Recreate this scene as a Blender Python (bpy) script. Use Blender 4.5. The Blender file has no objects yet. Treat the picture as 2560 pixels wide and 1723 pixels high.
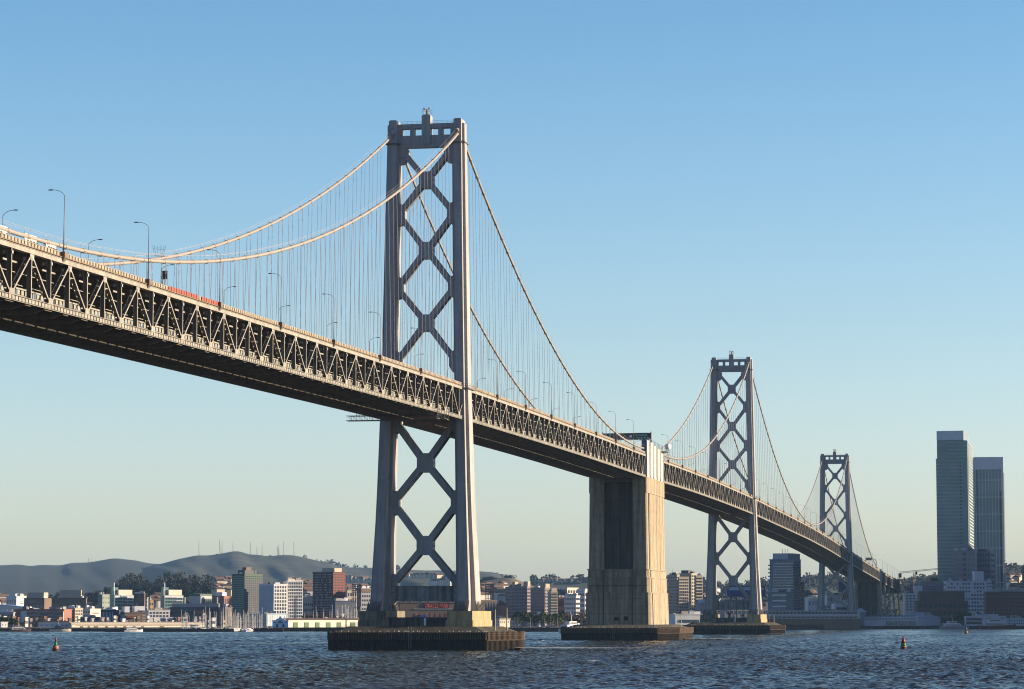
import bpy, math, random
import numpy as np
from mathutils import Vector
random.seed(7); rng = np.random.default_rng(7)
R = math.radians; PI = math.pi
S = bpy.context.scene; COL = S.collection
# ------------------------------------------------------------------ camera
CX, CY, CZ, YAW, PIT, F = -790.606, -181.598, 8.719, 0.195174, 0.0970955, 7019.45
cd = bpy.data.cameras.new('camera'); cam = bpy.data.objects.new('camera', cd); COL.objects.link(cam)
cd.sensor_width = 36.0; cd.lens = F/2560*36.0; cd.clip_start = 1.0; cd.clip_end = 60000
cam.location = (CX, CY, CZ); cam.rotation_euler = (PI/2+PIT, 0, YAW-PI/2)
S.camera = cam
FV = np.array([math.cos(PIT)*math.cos(YAW), math.cos(PIT)*math.sin(YAW), math.sin(PIT)])
RV = np.array([math.sin(YAW), -math.cos(YAW), 0.0]); UV = np.cross(RV, FV)
HV = np.array([math.cos(YAW), math.sin(YAW), 0.0])
def P(px, py, D):
    """world point seen at photo pixel (px,py), D metres ahead"""
    d = FV + RV*(px-1280)/F - UV*(py-861.5)/F
    return np.array([CX, CY, CZ]) + d*(D/(d@HV))
def pxof(p):
    d = np.asarray(p, float)-[CX, CY, CZ]; return 1280+F*(d@RV)/(d@FV)
# ------------------------------------------------------------------ world + sun
SUN_EL, SUN_AZ = R(13.0), R(-76.0)      # azimuth measured from +X towards +Y
w = bpy.data.worlds.new('World'); S.world = w; w.use_nodes = True
nt = w.node_tree; bg = nt.nodes['Background']
sky = nt.nodes.new('ShaderNodeTexSky'); sky.sky_type = 'NISHITA'; sky.sun_disc = False
sky.sun_elevation = SUN_EL; sky.sun_rotation = PI/2-SUN_AZ
sky.air_density = 1.0; sky.dust_density = 1.0; sky.ozone_density = 2.5; sky.altitude = 0
# clear-air tint: the blue of the sky deepens with height above the horizon
tcw = nt.nodes.new('ShaderNodeTexCoord'); sx = nt.nodes.new('ShaderNodeSeparateXYZ'); nt.links.new(tcw.outputs['Generated'], sx.inputs[0])
rw = nt.nodes.new('ShaderNodeValToRGB'); nt.links.new(sx.outputs[2], rw.inputs[0])
for i_, (ps, cc) in enumerate(((0.0, (1.24, 1.22, 1.25)), (0.045, (1.04, 1.01, 1.13)), (0.10, (0.87, 0.90, 0.97)), (0.21, (0.60, 0.79, 0.90)), (0.45, (0.40, 0.49, 0.66)), (1.0, (0.26, 0.34, 0.50)))):
    e_ = rw.color_ramp.elements[i_] if i_ < 2 else rw.color_ramp.elements.new(ps); e_.position = ps; e_.color = (*[c_*0.8 for c_ in cc], 1)
mxw = nt.nodes.new('ShaderNodeMix'); mxw.data_type = 'RGBA'; mxw.blend_type = 'MULTIPLY'; mxw.inputs[0].default_value = 1.0
nt.links.new(sky.outputs[0], mxw.inputs[6]); nt.links.new(rw.outputs[0], mxw.inputs[7])
# sky behind the viewer dimmed and tinted to weaken fill on shaded faces
mrw = nt.nodes.new('ShaderNodeMapRange'); mrw.inputs[1].default_value = -0.4; mrw.inputs[2].default_value = 0.85
nt.links.new(sx.outputs[0], mrw.inputs[0])
mxb = nt.nodes.new('ShaderNodeMix'); mxb.data_type = 'RGBA'; nt.links.new(mrw.outputs[0], mxb.inputs[0])
mxb.inputs[6].default_value = (0.72, 0.76, 0.92, 1); mxb.inputs[7].default_value = (1, 1, 1, 1)
mxv = nt.nodes.new('ShaderNodeMix'); mxv.data_type = 'RGBA'; mxv.blend_type = 'MULTIPLY'; mxv.inputs[0].default_value = 1.0
nt.links.new(mxw.outputs[2], mxv.inputs[6]); nt.links.new(mxb.outputs[2], mxv.inputs[7])
nt.links.new(mxv.outputs[2], bg.inputs[0]); bg.inputs[1].default_value = 0.15
sl = bpy.data.lights.new('sun', 'SUN'); sl.energy = 5.0; sl.angle = R(0.5); sl.color = (1.0, 0.81, 0.585)
so = bpy.data.objects.new('sun', sl); COL.objects.link(so)
sd = Vector((math.cos(SUN_EL)*math.cos(SUN_AZ), math.cos(SUN_EL)*math.sin(SUN_AZ), math.sin(SUN_EL)))
so.rotation_euler = sd.to_track_quat('Z', 'Y').to_euler(); so.location = (0, -400, 300)
S.view_settings.view_transform = 'Standard'; S.view_settings.look = 'None'
S.view_settings.exposure = 1.0; S.view_settings.gamma = 1.0
S.cycles.max_bounces = 5; S.cycles.volume_bounces = 0; S.cycles.use_denoising = True; S.cycles.filter_width = 1.1
# ------------------------------------------------------------------ materials
MATS = {}
def mat(name, col, rough=0.7, var=0.15, scale=0.3, metal=0.0, streak=0.0, spec=0.4, bump=0.0, col2=None, sz=1.0):
    if name in MATS: return MATS[name]
    m = bpy.data.materials.new(name); m.use_nodes = True; MATS[name] = m
    n = m.node_tree.nodes; l = m.node_tree.links; b = n['Principled BSDF']
    b.inputs['Roughness'].default_value = rough; b.inputs['Metallic'].default_value = metal
    b.inputs['Specular IOR Level'].default_value = spec
    tc = n.new('ShaderNodeTexCoord'); mp = n.new('ShaderNodeMapping')
    mp.inputs['Scale'].default_value = (1, 1, sz); l.new(tc.outputs['Object'], mp.inputs[0])
    nz = n.new('ShaderNodeTexNoise'); nz.inputs['Scale'].default_value = scale
    nz.inputs['Detail'].default_value = 5; nz.inputs['Roughness'].default_value = 0.65
    l.new(mp.outputs[0], nz.inputs['Vector'])
    rp = n.new('ShaderNodeValToRGB'); rp.color_ramp.elements[0].position = 0.3; rp.color_ramp.elements[1].position = 0.7
    c2 = col2 or tuple(c*(1+var) for c in col); c1 = tuple(c*(1-var) for c in col) if not col2 else col
    rp.color_ramp.elements[0].color = (*c1, 1); rp.color_ramp.elements[1].color = (*c2, 1)
    l.new(nz.outputs['Fac'], rp.inputs[0]); out = rp.outputs[0]
    if streak > 0:
        mp2 = n.new('ShaderNodeMapping'); mp2.inputs['Scale'].default_value = (1.0, 1.0, 0.045)
        l.new(tc.outputs['Object'], mp2.inputs[0])
        n2 = n.new('ShaderNodeTexNoise'); n2.inputs['Scale'].default_value = 0.9; n2.inputs['Detail'].default_value = 6
        l.new(mp2.outputs[0], n2.inputs['Vector'])
        r2 = n.new('ShaderNodeValToRGB'); r2.color_ramp.elements[0].position = 0.38; r2.color_ramp.elements[1].position = 0.62
        k = 1-streak; r2.color_ramp.elements[0].color = (k, k*0.97, k*0.92, 1); r2.color_ramp.elements[1].color = (1, 1, 1, 1)
        l.new(n2.outputs['Fac'], r2.inputs[0])
        mx = n.new('ShaderNodeMix'); mx.data_type = 'RGBA'; mx.blend_type = 'MULTIPLY'; mx.inputs[0].default_value = 1
        l.new(out, mx.inputs[6]); l.new(r2.outputs[0], mx.inputs[7]); out = mx.outputs[2]
    l.new(out, b.inputs['Base Color'])
    if bump > 0:
        bp = n.new('ShaderNodeBump'); bp.inputs['Strength'].default_value = bump; bp.inputs['Distance'].default_value = 0.3
        l.new(nz.outputs['Fac'], bp.inputs['Height']); l.new(bp.outputs[0], b.inputs['Normal'])
    return m
STEEL = mat('bridge_grey_paint', (0.34, 0.33, 0.32), 0.55, 0.10, 0.25, streak=0.22)
TRUSS = mat('truss_grey_paint', (0.285, 0.268, 0.228), 0.6, 0.14, 0.4, streak=0.2)
DARKST = mat('dark_floor_steel', (0.14, 0.11, 0.085), 0.7, 0.25, 0.5)
WEBM = mat('shade_and_grime_web_paint', (0.13, 0.115, 0.10), 0.75, 0.3, 0.6, streak=0.3)  # web colour darkened for shade inside the deck as well as grime
BEAMM = mat('brown_floor_beam_paint', (0.24, 0.185, 0.135), 0.7, 0.25, 0.6)
CABLE = mat('cable_wrap_paint', (0.31, 0.25, 0.20), 0.5, 0.14, 0.03, col2=(0.275, 0.265, 0.235))
ROPE = mat('suspender_rope', (0.42, 0.37, 0.36), 0.6, 0.15, 0.2)
CONC = mat('weathered_concrete', (0.35, 0.285, 0.19), 0.85, 0.2, 0.35, streak=0.45, bump=0.2)
CONCD = mat('stained_pier_concrete', (0.22, 0.19, 0.14), 0.9, 0.25, 0.2, streak=0.5, bump=0.3)
WHITEP = mat('white_housing_paint', (0.50, 0.48, 0.44), 0.5, 0.05, 0.3, streak=0.1)
LAMPM = mat('galvanised_lamp_steel', (0.16, 0.15, 0.14), 0.5, 0.1, 1.0)
TIMBER = mat('fender_timber', (0.05, 0.034, 0.024), 0.9, 0.4, 0.8, streak=0.4)
TIMBERL = mat('fender_upper_timber', (0.13, 0.085, 0.055), 0.9, 0.35, 0.8, streak=0.3)
WETW = mat('wet_tide_band', (0.035, 0.03, 0.022), 0.5, 0.3, 0.8)
SIGNG = mat('sign_green', (0.01, 0.10, 0.055), 0.5, 0.1)
SIGNW = mat('sign_white', (0.75, 0.75, 0.72), 0.5, 0.05)
ORNG = mat('orange_construction_panel', (0.26, 0.07, 0.045), 0.7, 0.15)
GLASS = mat('dark_window_glass', (0.035, 0.045, 0.06), 0.15, 0.4, 0.15, spec=0.8)
GLASSL = mat('pale_window_glass', (0.10, 0.15, 0.18), 0.12, 0.3, 0.1, spec=0.8)
# ------------------------------------------------------------------ mesh helper
class MB:
    def __init__(s): s.v = []; s.f = []
    def raw(s, vs, fs):
        k = len(s.v); s.v += [tuple(map(float, a)) for a in vs]; s.f += [tuple(i+k for i in q) for q in fs]
    def box(s, x0, x1, y0, y1, z0, z1):
        s.raw([(x0,y0,z0),(x1,y0,z0),(x1,y1,z0),(x0,y1,z0),(x0,y0,z1),(x1,y0,z1),(x1,y1,z1),(x0,y1,z1)],
              [(0,3,2,1),(4,5,6,7),(0,1,5,4),(1,2,6,5),(2,3,7,6),(3,0,4,7)])
    def beam(s, a, b, w, h, up=(0, 0, 1)):
        """rectangular bar a->b; w across (perp. to up and axis), h along up"""
        a = np.array(a, float); b = np.array(b, float); t = b-a; t /= np.linalg.norm(t)
        u = np.array(up, float); sdv = np.cross(t, u); sdv /= np.linalg.norm(sdv); u = np.cross(sdv, t)
        q = []
        for p in (a, b):
            for i, j in ((-1,-1),(1,-1),(1,1),(-1,1)): q.append(p+sdv*i*w/2+u*j*h/2)
        s.raw(q, [(0,3,2,1),(4,5,6,7),(0,1,5,4),(1,2,6,5),(2,3,7,6),(3,0,4,7)])
    def tube(s, pts, r, n=6, r1=None, cap=True):
        pts = [np.array(p, float) for p in pts]; k = len(s.v); N = len(pts)
        for i, p in enumerate(pts):
            t = pts[min(i+1, N-1)]-pts[max(i-1, 0)]; t /= np.linalg.norm(t)
            u = np.array([0, 0, 1.0]) if abs(t[2]) < 0.9 else np.array([1.0, 0, 0])
            a = np.cross(t, u); a /= np.linalg.norm(a); b = np.cross(a, t)
            rr = r if r1 is None else r+(r1-r)*i/(N-1)
            for j in range(n):
                an = 2*PI*j/n; s.v.append(tuple(p+(a*math.cos(an)+b*math.sin(an))*rr))
        for i in range(N-1):
            for j in range(n):
                j2 = (j+1) % n; s.f.append((k+i*n+j, k+i*n+j2, k+(i+1)*n+j2, k+(i+1)*n+j))
        if cap:
            s.f.append(tuple(k+j for j in range(n))[::-1]); s.f.append(tuple(k+(N-1)*n+j for j in range(n)))
    def loft(s, rings, cap=True):
        k = len(s.v); n = len(rings[0])
        for r in rings: s.v += [tuple(map(float, p)) for p in r]
        for i in range(len(rings)-1):
            for j in range(n):
                j2 = (j+1) % n; s.f.append((k+i*n+j, k+i*n+j2, k+(i+1)*n+j2, k+(i+1)*n+j))
        if cap:
            s.f.append(tuple(k+j for j in range(n))[::-1]); s.f.append(tuple(k+(len(rings)-1)*n+j for j in range(n)))
    def prism_x(s, poly, x0, x1):
        """polygon in (y,z) extruded in x"""
        s.loft([[(x0, y, z) for y, z in poly], [(x1, y, z) for y, z in poly]])
    def build(s, name, m, parent=None, smooth=False):
        me = bpy.data.meshes.new(name); o0 = np.zeros(3)
        if parent is not None:
            r = parent
            while r.parent: r = r.parent
            o0 = np.array(r.location)
        me.from_pydata([tuple(np.array(v)-o0) for v in s.v], [], s.f); me.materials.append(m)
        me.update()
        if smooth: me.polygons.foreach_set('use_smooth', [True]*len(me.polygons))
        o = bpy.data.objects.new(name, me); COL.objects.link(o)
        if parent is not None: o.parent = parent
        return o
def tag(o, label=None, cat=None, group=None, kind=None):
    for k, v in (('label', label), ('category', cat), ('group', group), ('kind', kind)):
        if v: o[k] = v
    return o
def thing(name, label, cat, loc, group=None):
    o = bpy.data.objects.new(name, None); COL.objects.link(o); o.location = tuple(float(c) for c in loc)
    return tag(o, label, cat, group)
def bx(name, m, parent, *a):
    q = MB(); q.box(*a); return q.build(name, m, parent)
def kids(o): return [c for c in bpy.data.objects if c.parent == o]
def copy_tree(o, cache={}):
    if o.name not in cache: cache[o.name] = [(c, kids(c)) for c in kids(o)]
    r = o.copy(); COL.objects.link(r)
    for c, gs in cache[o.name]:
        d = c.copy(); COL.objects.link(d); d.parent = r
        for g in gs:
            e = g.copy(); COL.objects.link(e); e.parent = d
    return r
ORD = ['first','second','third','fourth','fifth','sixth','seventh','eighth','ninth','tenth','eleventh','twelfth','thirteenth','fourteenth','fifteenth','sixteenth','seventeenth','eighteenth','nineteenth','twentieth']
def text_mesh(txt, size, m, name, parent, origin, u, nrm, extrude=0.03, align='CENTER', width=None):
    """letters standing upright, reading along unit vector u, facing nrm; origin = centre of baseline"""
    cu = bpy.data.curves.new(name, 'FONT'); cu.body = txt; cu.size = size; cu.extrude = extrude; cu.align_x = align
    t = bpy.data.objects.new(name, cu); COL.objects.link(t)
    me = bpy.data.meshes.new_from_object(t.evaluated_get(bpy.context.evaluated_depsgraph_get()))
    bpy.data.objects.remove(t)
    co = np.empty(len(me.vertices)*3); me.vertices.foreach_get('co', co); co = co.reshape(-1, 3)
    if width: co[:, 0] *= width/(co[:, 0].max()-co[:, 0].min())
    q = np.asarray(origin)[None]+co[:, :1]*np.asarray(u)[None]+co[:, 1:2]*np.array([[0, 0, 1.0]])+co[:, 2:3]*np.asarray(nrm)[None]
    r = parent
    while r.parent: r = r.parent
    q = q-np.array(r.location)[None]
    me.vertices.foreach_set('co', q.reshape(-1)); me.materials.clear(); me.materials.append(m); me.update()
    o = bpy.data.objects.new(name, me); COL.objects.link(o); o.parent = parent
    return o
# ------------------------------------------------------------------ bridge lines
W5, W4, W3, W2, W1 = 0.0, 378.5, 757.0, 1457.0, 1811.0
A4, B4 = 352.5, 404.5                     # faces of the central anchorage
dz = np.array([(-520,67.6),(-470,68.6),(-360,70.3),(-245,72.0),(-106,73.8),(0,75.1),(136,75.75),(231,75.95),(352,75.7),(410,76.0),(507,76.3),(619,75.9),(757,74.9),(924,72.7),(1096,70.2),(1248,67.0),(1401,62.7),(1507,59.4),(1718,54.2),(1875,50.0),(2011,47.2),(2151,44.4),(2400,40)])
_gx = np.arange(-520, 2400, 5.0); _gz = np.interp(_gx, dz[:, 0], dz[:, 1])
_gz = np.convolve(np.pad(_gz, 10, mode='reflect', reflect_type='odd'), np.ones(21)/21, 'valid')
def ZD(x): return float(np.interp(x, _gx, _gz))          # top of the top chord
HW = 11.2; DEP = 9.0
def par(xa, za, xb, zb, sag):
    return lambda x: (lambda t: za+(zb-za)*t-4*sag*t*(1-t))((x-xa)/(xb-xa))
C56 = par(0, 150, -701, 135, 70.0); C54 = par(0, 150, A4, 78.3, 19.8); C43 = par(B4, 79.0, W3, 150, 19.6)
C32 = par(W3, 150, W2, 135.4, 70.2); C21 = par(W2, 135.4, W1, 53.0, 15.6)
def YC(x, z): return 10.75-0.95*min(1.0, max(0.0, (z-ZD(x))/75.0))
# ------------------------------------------------------------------ deck and stiffening truss
def deck(label, xs, x_lo, x_hi, first_peak):
    """xs: ascending panel points; panel points whose index parity == first_peak parity are top (peak) nodes"""
    root = thing('bridge_deck', label, 'bridge deck', (xs[len(xs)//2], 0, ZD(xs[len(xs)//2])-DEP), 'double deck truss spans of the bridge')
    zt = lambda x: ZD(x)-0.45
    zb = lambda x: ZD(x)-DEP-0.0
    seg = [x_lo]+[x for x in xs if x_lo+1 < x < x_hi-1]+[x_hi]
    for sgn in (-1, 1):
        y = sgn*HW
        tc, bc, bk = MB(), MB(), MB()
        for a, b in zip(seg[:-1], seg[1:]):
            tc.beam((a, y, zt(a)), (b, y, zt(b)), 1.0, 0.9); (bk if sgn < 0 else bc).beam((a, y, zb(a)), (b, y, zb(b)), 0.85, 0.9)
            if sgn < 0:   # batten plates and flanges on the visible chord
                n = 6
                for k in range(n):
                    xa = a+(b-a)*(k+0.13)/n; xb = a+(b-a)*(k+0.87)/n
                    bc.beam((xa, y-0.47, zb(xa)), (xb, y-0.47, zb(xb)), 0.10, 0.62)
                tc.beam((a, y-0.53, zt(a)+0.40), (b, y-0.53, zt(b)+0.40), 0.16, 0.08)
                tc.beam((a, y-0.53, zt(a)-0.41), (b, y-0.53, zt(b)-0.41), 0.16, 0.08)
                bc.beam((a, y-0.5, zb(a)-0.47), (b, y-0.5, zb(b)-0.47), 0.2, 0.08)
                bc.beam((a, y-0.5, zb(a)+0.47), (b, y-0.5, zb(b)+0.47), 0.2, 0.08)
        tc.build('top_chord', TRUSS, root); bo_ = bc.build('bottom_chord', TRUSS, root)
        if sgn < 0: bk.build('chord_core', mat('shadowed_chord_web', (0.03, 0.026, 0.022), 0.9), bo_)  # near-black core puts the shade of the chord gaps into its colour
        far = None if sgn < 0 else [MB(), MB()]
        for i, x in enumerate(xs):
            if not (x_lo+0.5 < x < x_hi-0.5): continue
            m = MB() if sgn < 0 else far[0]
            if sgn > 0: m.beam((x, y, zb(x)+0.45), (x, y, zt(x)-0.45), 0.85, 0.30, (1, 0, 0))
            else: m.beam((x, y-0.37, zb(x)+0.45), (x, y-0.37, zt(x)-0.45), 0.08, 0.30, (1, 0, 0)); m.beam((x, y+0.37, zb(x)+0.45), (x, y+0.37, zt(x)-0.45), 0.08, 0.30, (1, 0, 0))
            if sgn < 0:
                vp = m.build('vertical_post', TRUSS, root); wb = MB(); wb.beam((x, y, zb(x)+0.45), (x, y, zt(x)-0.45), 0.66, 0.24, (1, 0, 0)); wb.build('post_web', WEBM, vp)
                g = MB()
                if (i-first_peak) % 2 == 0:
                    g.prism_xz = None
                    g.loft([[(x-1.0, yy, zt(x)-0.46), (x-0.7, yy, zt(x)-1.5), (x+0.7, yy, zt(x)-1.5), (x+1.0, yy, zt(x)-0.46)] for yy in (y-0.47, y-0.40)])
                else:
                    g.loft([[(x-1.2, yy, zb(x)+0.3), (x-0.9, yy, zb(x)+1.5), (x+0.9, yy, zb(x)+1.5), (x+1.2, yy, zb(x)+0.3)] for yy in (y-0.48, y-0.42)])
                g.build('gusset_plate', TRUSS, root)
        full = [x for x in xs]
        for i in range(len(full)-1):
            a, b = full[i], full[i+1]
            if b <= x_lo+1 or a >= x_hi-1: continue
            m = MB() if sgn < 0 else far[1]
            pk = (i-first_peak) % 2 == 0
            pa = (a, y, zt(a)-0.45 if pk else zb(a)+0.45); pb = (b, y, zb(b)+0.45 if pk else zt(b)-0.45)
            if sgn > 0: m.beam(pa, pb, 0.80, 0.34, (0, 0, 1))
            else:
                pa, pb = np.array(pa), np.array(pb); ln_ = np.linalg.norm(pb-pa); o1 = np.array([0, 0.37, 0])
                m.beam(pa-o1, pb-o1, 0.07, 0.34, (0, 0, 1)); m.beam(pa+o1, pb+o1, 0.07, 0.34, (0, 0, 1))
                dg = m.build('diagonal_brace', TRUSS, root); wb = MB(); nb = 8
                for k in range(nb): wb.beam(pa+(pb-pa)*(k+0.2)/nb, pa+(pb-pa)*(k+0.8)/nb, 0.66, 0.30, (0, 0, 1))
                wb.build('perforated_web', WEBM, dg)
        if far:
            tag(far[0].build('far_posts', TRUSS, root), kind='stuff'); tag(far[1].build('far_diagonals', TRUSS, root), kind='stuff')
    # floors
    up, lo, rl, st, pp = MB(), MB(), MB(), MB(), MB(); cbs = {-8.9: MB(), 8.9: MB()}
    for a, b in zip(seg[:-1], seg[1:]):
        up.beam((a, 0, zt(a)+0.25), (b, 0, zt(b)+0.25), 2*HW-1.06, 0.40)
        lo.beam((a, 0, zb(a)+0.75), (b, 0, zb(b)+0.75), 2*HW-1.2, 0.35)
        for yy in (-8.6, -5.2, -1.7, 1.7, 5.2, 8.6):
            st.beam((a, yy, zb(a)+0.25), (b, yy, zb(b)+0.25), 0.3, 0.62)
            st.beam((a, yy, zt(a)-0.25), (b, yy, zt(b)-0.25), 0.3, 0.6)
        for yy in (-8.9, 8.9):       # barrier rails of the lower deck
            cb = cbs[yy]; cb.beam((a, yy, zb(a)+2.45), (b, yy, zb(b)+2.45), 0.16, 0.28)
            cb.beam((a, yy, zb(a)+1.15), (b, yy, zb(b)+1.15), 0.30, 0.5)
        for yy, hh, th in ((-9.6, 2.0, 0.3), (-9.2, 3.6, 0.12), (-7.0, 5.0, 0.12)): pp.beam((a+0.9, yy, zt(a+0.9)-hh), (b-1.6, yy, zt(b-1.6)-hh), 0.2, th)
    pp.build('service_pipe', TRUSS, root)
    up.build('upper_roadway', mat('roadway_asphalt', (0.07, 0.07, 0.07), 0.9), root)
    lo.build('lower_roadway', DARKST, root); tag(st.build('stringers', DARKST, root), kind='stuff')
    for x in [q for q in xs if x_lo+0.5 < q < x_hi-0.5]:
        m = MB(); m.loft([[(x-0.2, yy, zb(x)-dd), (x+0.2, yy, zb(x)-dd), (x+0.2, yy, zb(x)+0.5), (x-0.2, yy, zb(x)+0.5)] for yy, dd in ((-HW+0.5, 0.35), (-HW+3, 1.15), (HW-3, 1.15), (HW+0.35, 0.35))])
        m.build('floor_beam', BEAMM, root)
    fb = MB()
    for x in [q for q in xs if x_lo+0.5 < q < x_hi-0.5]: fb.beam((x, -HW+0.5, zt(x)-0.7), (x, HW-0.5, zt(x)-0.7), 0.4, 1.3)
    tag(fb.build('upper_floor_beams', DARKST, root), kind='stuff')
    nx = int((x_hi-x_lo)/1.83)
    for k in range(nx+1):
        x = x_lo+0.2+(x_hi-x_lo-0.4)*k/nx
        for yy in (-8.9, 8.9): cbs[yy].beam((x+0.1, yy, zb(x)+1.85), (x+1.25, yy, zb(x+1.25)+1.85), 0.14, 0.75) if x+1.3 < x_hi else None
    for q in cbs.values(): q.build('lower_barrier', TRUSS, root)
    # parapet with panel gaps on both sides of the upper deck
    for sgn in (-1, 1):
        rl, ld, ps_ = MB(), MB(), MB(); y = sgn*(HW+0.25)
        n = int((x_hi-x_lo)/1.524)
        for k in range(n):
            a = x_lo+(x_hi-x_lo)*(k+0.12)/n; b = x_lo+(x_hi-x_lo)*(k+0.74)/n
            rl.beam((a, y, ZD(a)+0.72), (b, y, ZD(b)+0.72), 0.16, 0.62)
            c = x_lo+(x_hi-x_lo)*(k+0.95)/n
            ps_.beam((c, y, ZD(c)+0.28), (c, y, ZD(c)+1.02), 0.16, 0.32, (1, 0, 0))
        for a, b in zip(seg[:-1], seg[1:]):
            ld.beam((a, y, ZD(a)+0.22), (b, y, ZD(b)+0.22), 0.75, 0.12)
            rl.beam((a, y, ZD(a)+1.08), (b, y, ZD(b)+1.08), 0.14, 0.07)
        rp_ = rl.build('parapet', mat('parapet_paint', (0.30, 0.25, 0.19), 0.7, 0.25, 0.8), root)
        ps_.build('parapet_posts', mat('dark_post', (0.05, 0.04, 0.035), 0.8), rp_)
        ld.build('deck_ledge', mat('rusty_ledge', (0.22, 0.15, 0.09), 0.8, 0.4, 0.6), root)
    # inspection rail under the floor
    ir = MB()
    for k in range(nx//3+1):
        a = x_lo+1+k*5.49; b = a+4.2
        if b < x_hi-14 : ir.beam((a, -1.2, zb(a)-1.30), (b, -1.2, zb(b)-1.30), 0.22, 0.22)
    ir.build('inspection_rail', mat('pale_rail', (0.62, 0.57, 0.47), 0.5, 0.1), root)
    return root
L = 9.144
xs56 = [0.66-L*k for k in range(0, 52)][::-1]
deck('near end truss span crossing the left half of the photo up to the tallest tower', xs56, -466, -5.0, 51 % 2)
xs54 = [5.44+L*k for k in range(0, 38)]+[352.0]
deck('truss span between the tallest tower and the broad concrete pier', xs54, 5.0, A4-0.3, 0)
xs43 = [B4+0.8+L*k for k in range(0, 39)]
deck('truss span between the broad concrete pier and the middle distance tower', xs43, B4+0.3, W3-5.0, 0)
xs32 = [W3+1.0+L*k for k in range(0, 77)]
deck('long arched truss span between the middle distance tower and the smallest tower', xs32, W3+5, W2-4.5, 0)
xs21 = [W2+1.0+L*k for k in range(0, 39)]
deck('shaded truss span sloping down from the smallest tower to the shore', xs21, W2+4.5, W1-1, 0)
xs10 = [W1+26+L*k for k in range(0, 34)]
deck('shaded approach span running behind the shore pillar into the city', xs10, W1+25, W1+330, 0)
# orange screens on the parapet
for k, (a, b) in enumerate(((-273.5, -254.5), (-252.5, -238.0))):
    m = MB()
    n = int((b-a)/1.5)
    for i in range(n):
        x0 = a+(b-a)*(i+.08)/n; x1 = a+(b-a)*(i+.86)/n; m.beam((x0, -HW-0.42, ZD(x0)+0.78), (x1, -HW-0.42, ZD(x1)+0.78), 0.08, 0.85)
    tag(m.build('orange_screen', ORNG), ['longer', 'shorter'][k]+' orange construction screen fixed to the bridge parapet left of the tallest tower', 'screen', 'orange screens on the parapet')
# ------------------------------------------------------------------ main cables with hangers
def cable(label, fn, xa, xb, side, hang_xs, saddle=False):
    root = thing('suspension_cable', label, 'bridge cable', (xa, side*10, fn(xa)), 'main cables of the bridge')
    n = max(8, int(abs(xb-xa)/6)); pts = []
    for i in range(n+1):
        x = xa+(xb-xa)*i/n; z = fn(x); pts.append((x, side*YC(x, z), z))
    m = MB(); m.tube(pts, 0.375, 10); m.build('main_cable', CABLE, root, True)
    for s2 in (-0.55, 0.55):
        h = MB(); h.tube([(p[0], p[1]+s2, p[2]+1.25) for p in pts], 0.022, 4); h.build('hand_rope', ROPE, root)
    bd, sp = MB(), MB()
    for x in hang_xs:
        z = fn(x); y = side*YC(x, z); sl_ = (fn(x+0.5)-fn(x-0.5)); d = 0.42/math.hypot(1, sl_)
        b = MB(); b.tube([(x-d, y, z-sl_*d), (x+d, y, z+sl_*d)], 0.47, 10); b.build('cable_band', CABLE, root, True)
        for s2 in (-0.55, 0.55): sp.beam((x, y+s2*0.8, z+0.3), (x, y+s2, z+1.25), 0.05, 0.05, (1, 0, 0))
        zd = ZD(x)-1.3
        if z-zd > 1.2:
            hg = MB(); yd = side*YC(x, ZD(x))
            for s2 in (-0.52, 0.52):
                for dx in (-0.14, 0.14):
                    hg.beam((x+dx, y+s2*0.92, z-0.1), (x+dx, side*10.95+s2*1.25, zd), 0.045, 0.045, (1, 0, 0))
            hg.beam((x, side*10.95-0.68, zd), (x, side*10.95-0.68, zd-0.5), 0.3, 0.5, (1, 0, 0))
            hg.beam((x, side*10.95+0.68, zd), (x, side*10.95+0.68, zd-0.5), 0.3, 0.5, (1, 0, 0))
            hg.build('hanger', ROPE, root)
    tag(sp.build('rope_stanchions', ROPE, root), kind='stuff')
    return root
sel = lambda xs, a, b: [x for x in xs if a < x < b]
for sd_, nm in ((-1, 'nearer'), (1, 'farther')):
    cable(nm+' cable sagging across the left sky down from the tallest tower', C56, -3, -466, sd_, sel(xs56, -460, -12))
    cable(nm+' cable falling from the tallest tower to the broad concrete pier', C54, 3, A4+(0.5 if sd_ < 0 else 0.5), sd_, sel(xs54, 10, A4-8))
    cable(nm+' cable rising from the concrete pier to the middle distance tower', C43, B4-0.5, W3-2.5, sd_, sel(xs43, B4+8, W3-8))
    cable(nm+' cable hanging between the middle distance tower and the smallest tower', C32, W3+2.5, W2-2.5, sd_, sel(xs32, W3+8, W2-8))
    cable(nm+' cable falling from the smallest tower to the shore pillar', C21, W2+2.5, W1-2, sd_, sel(xs21, W2+8, W1-8))
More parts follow.
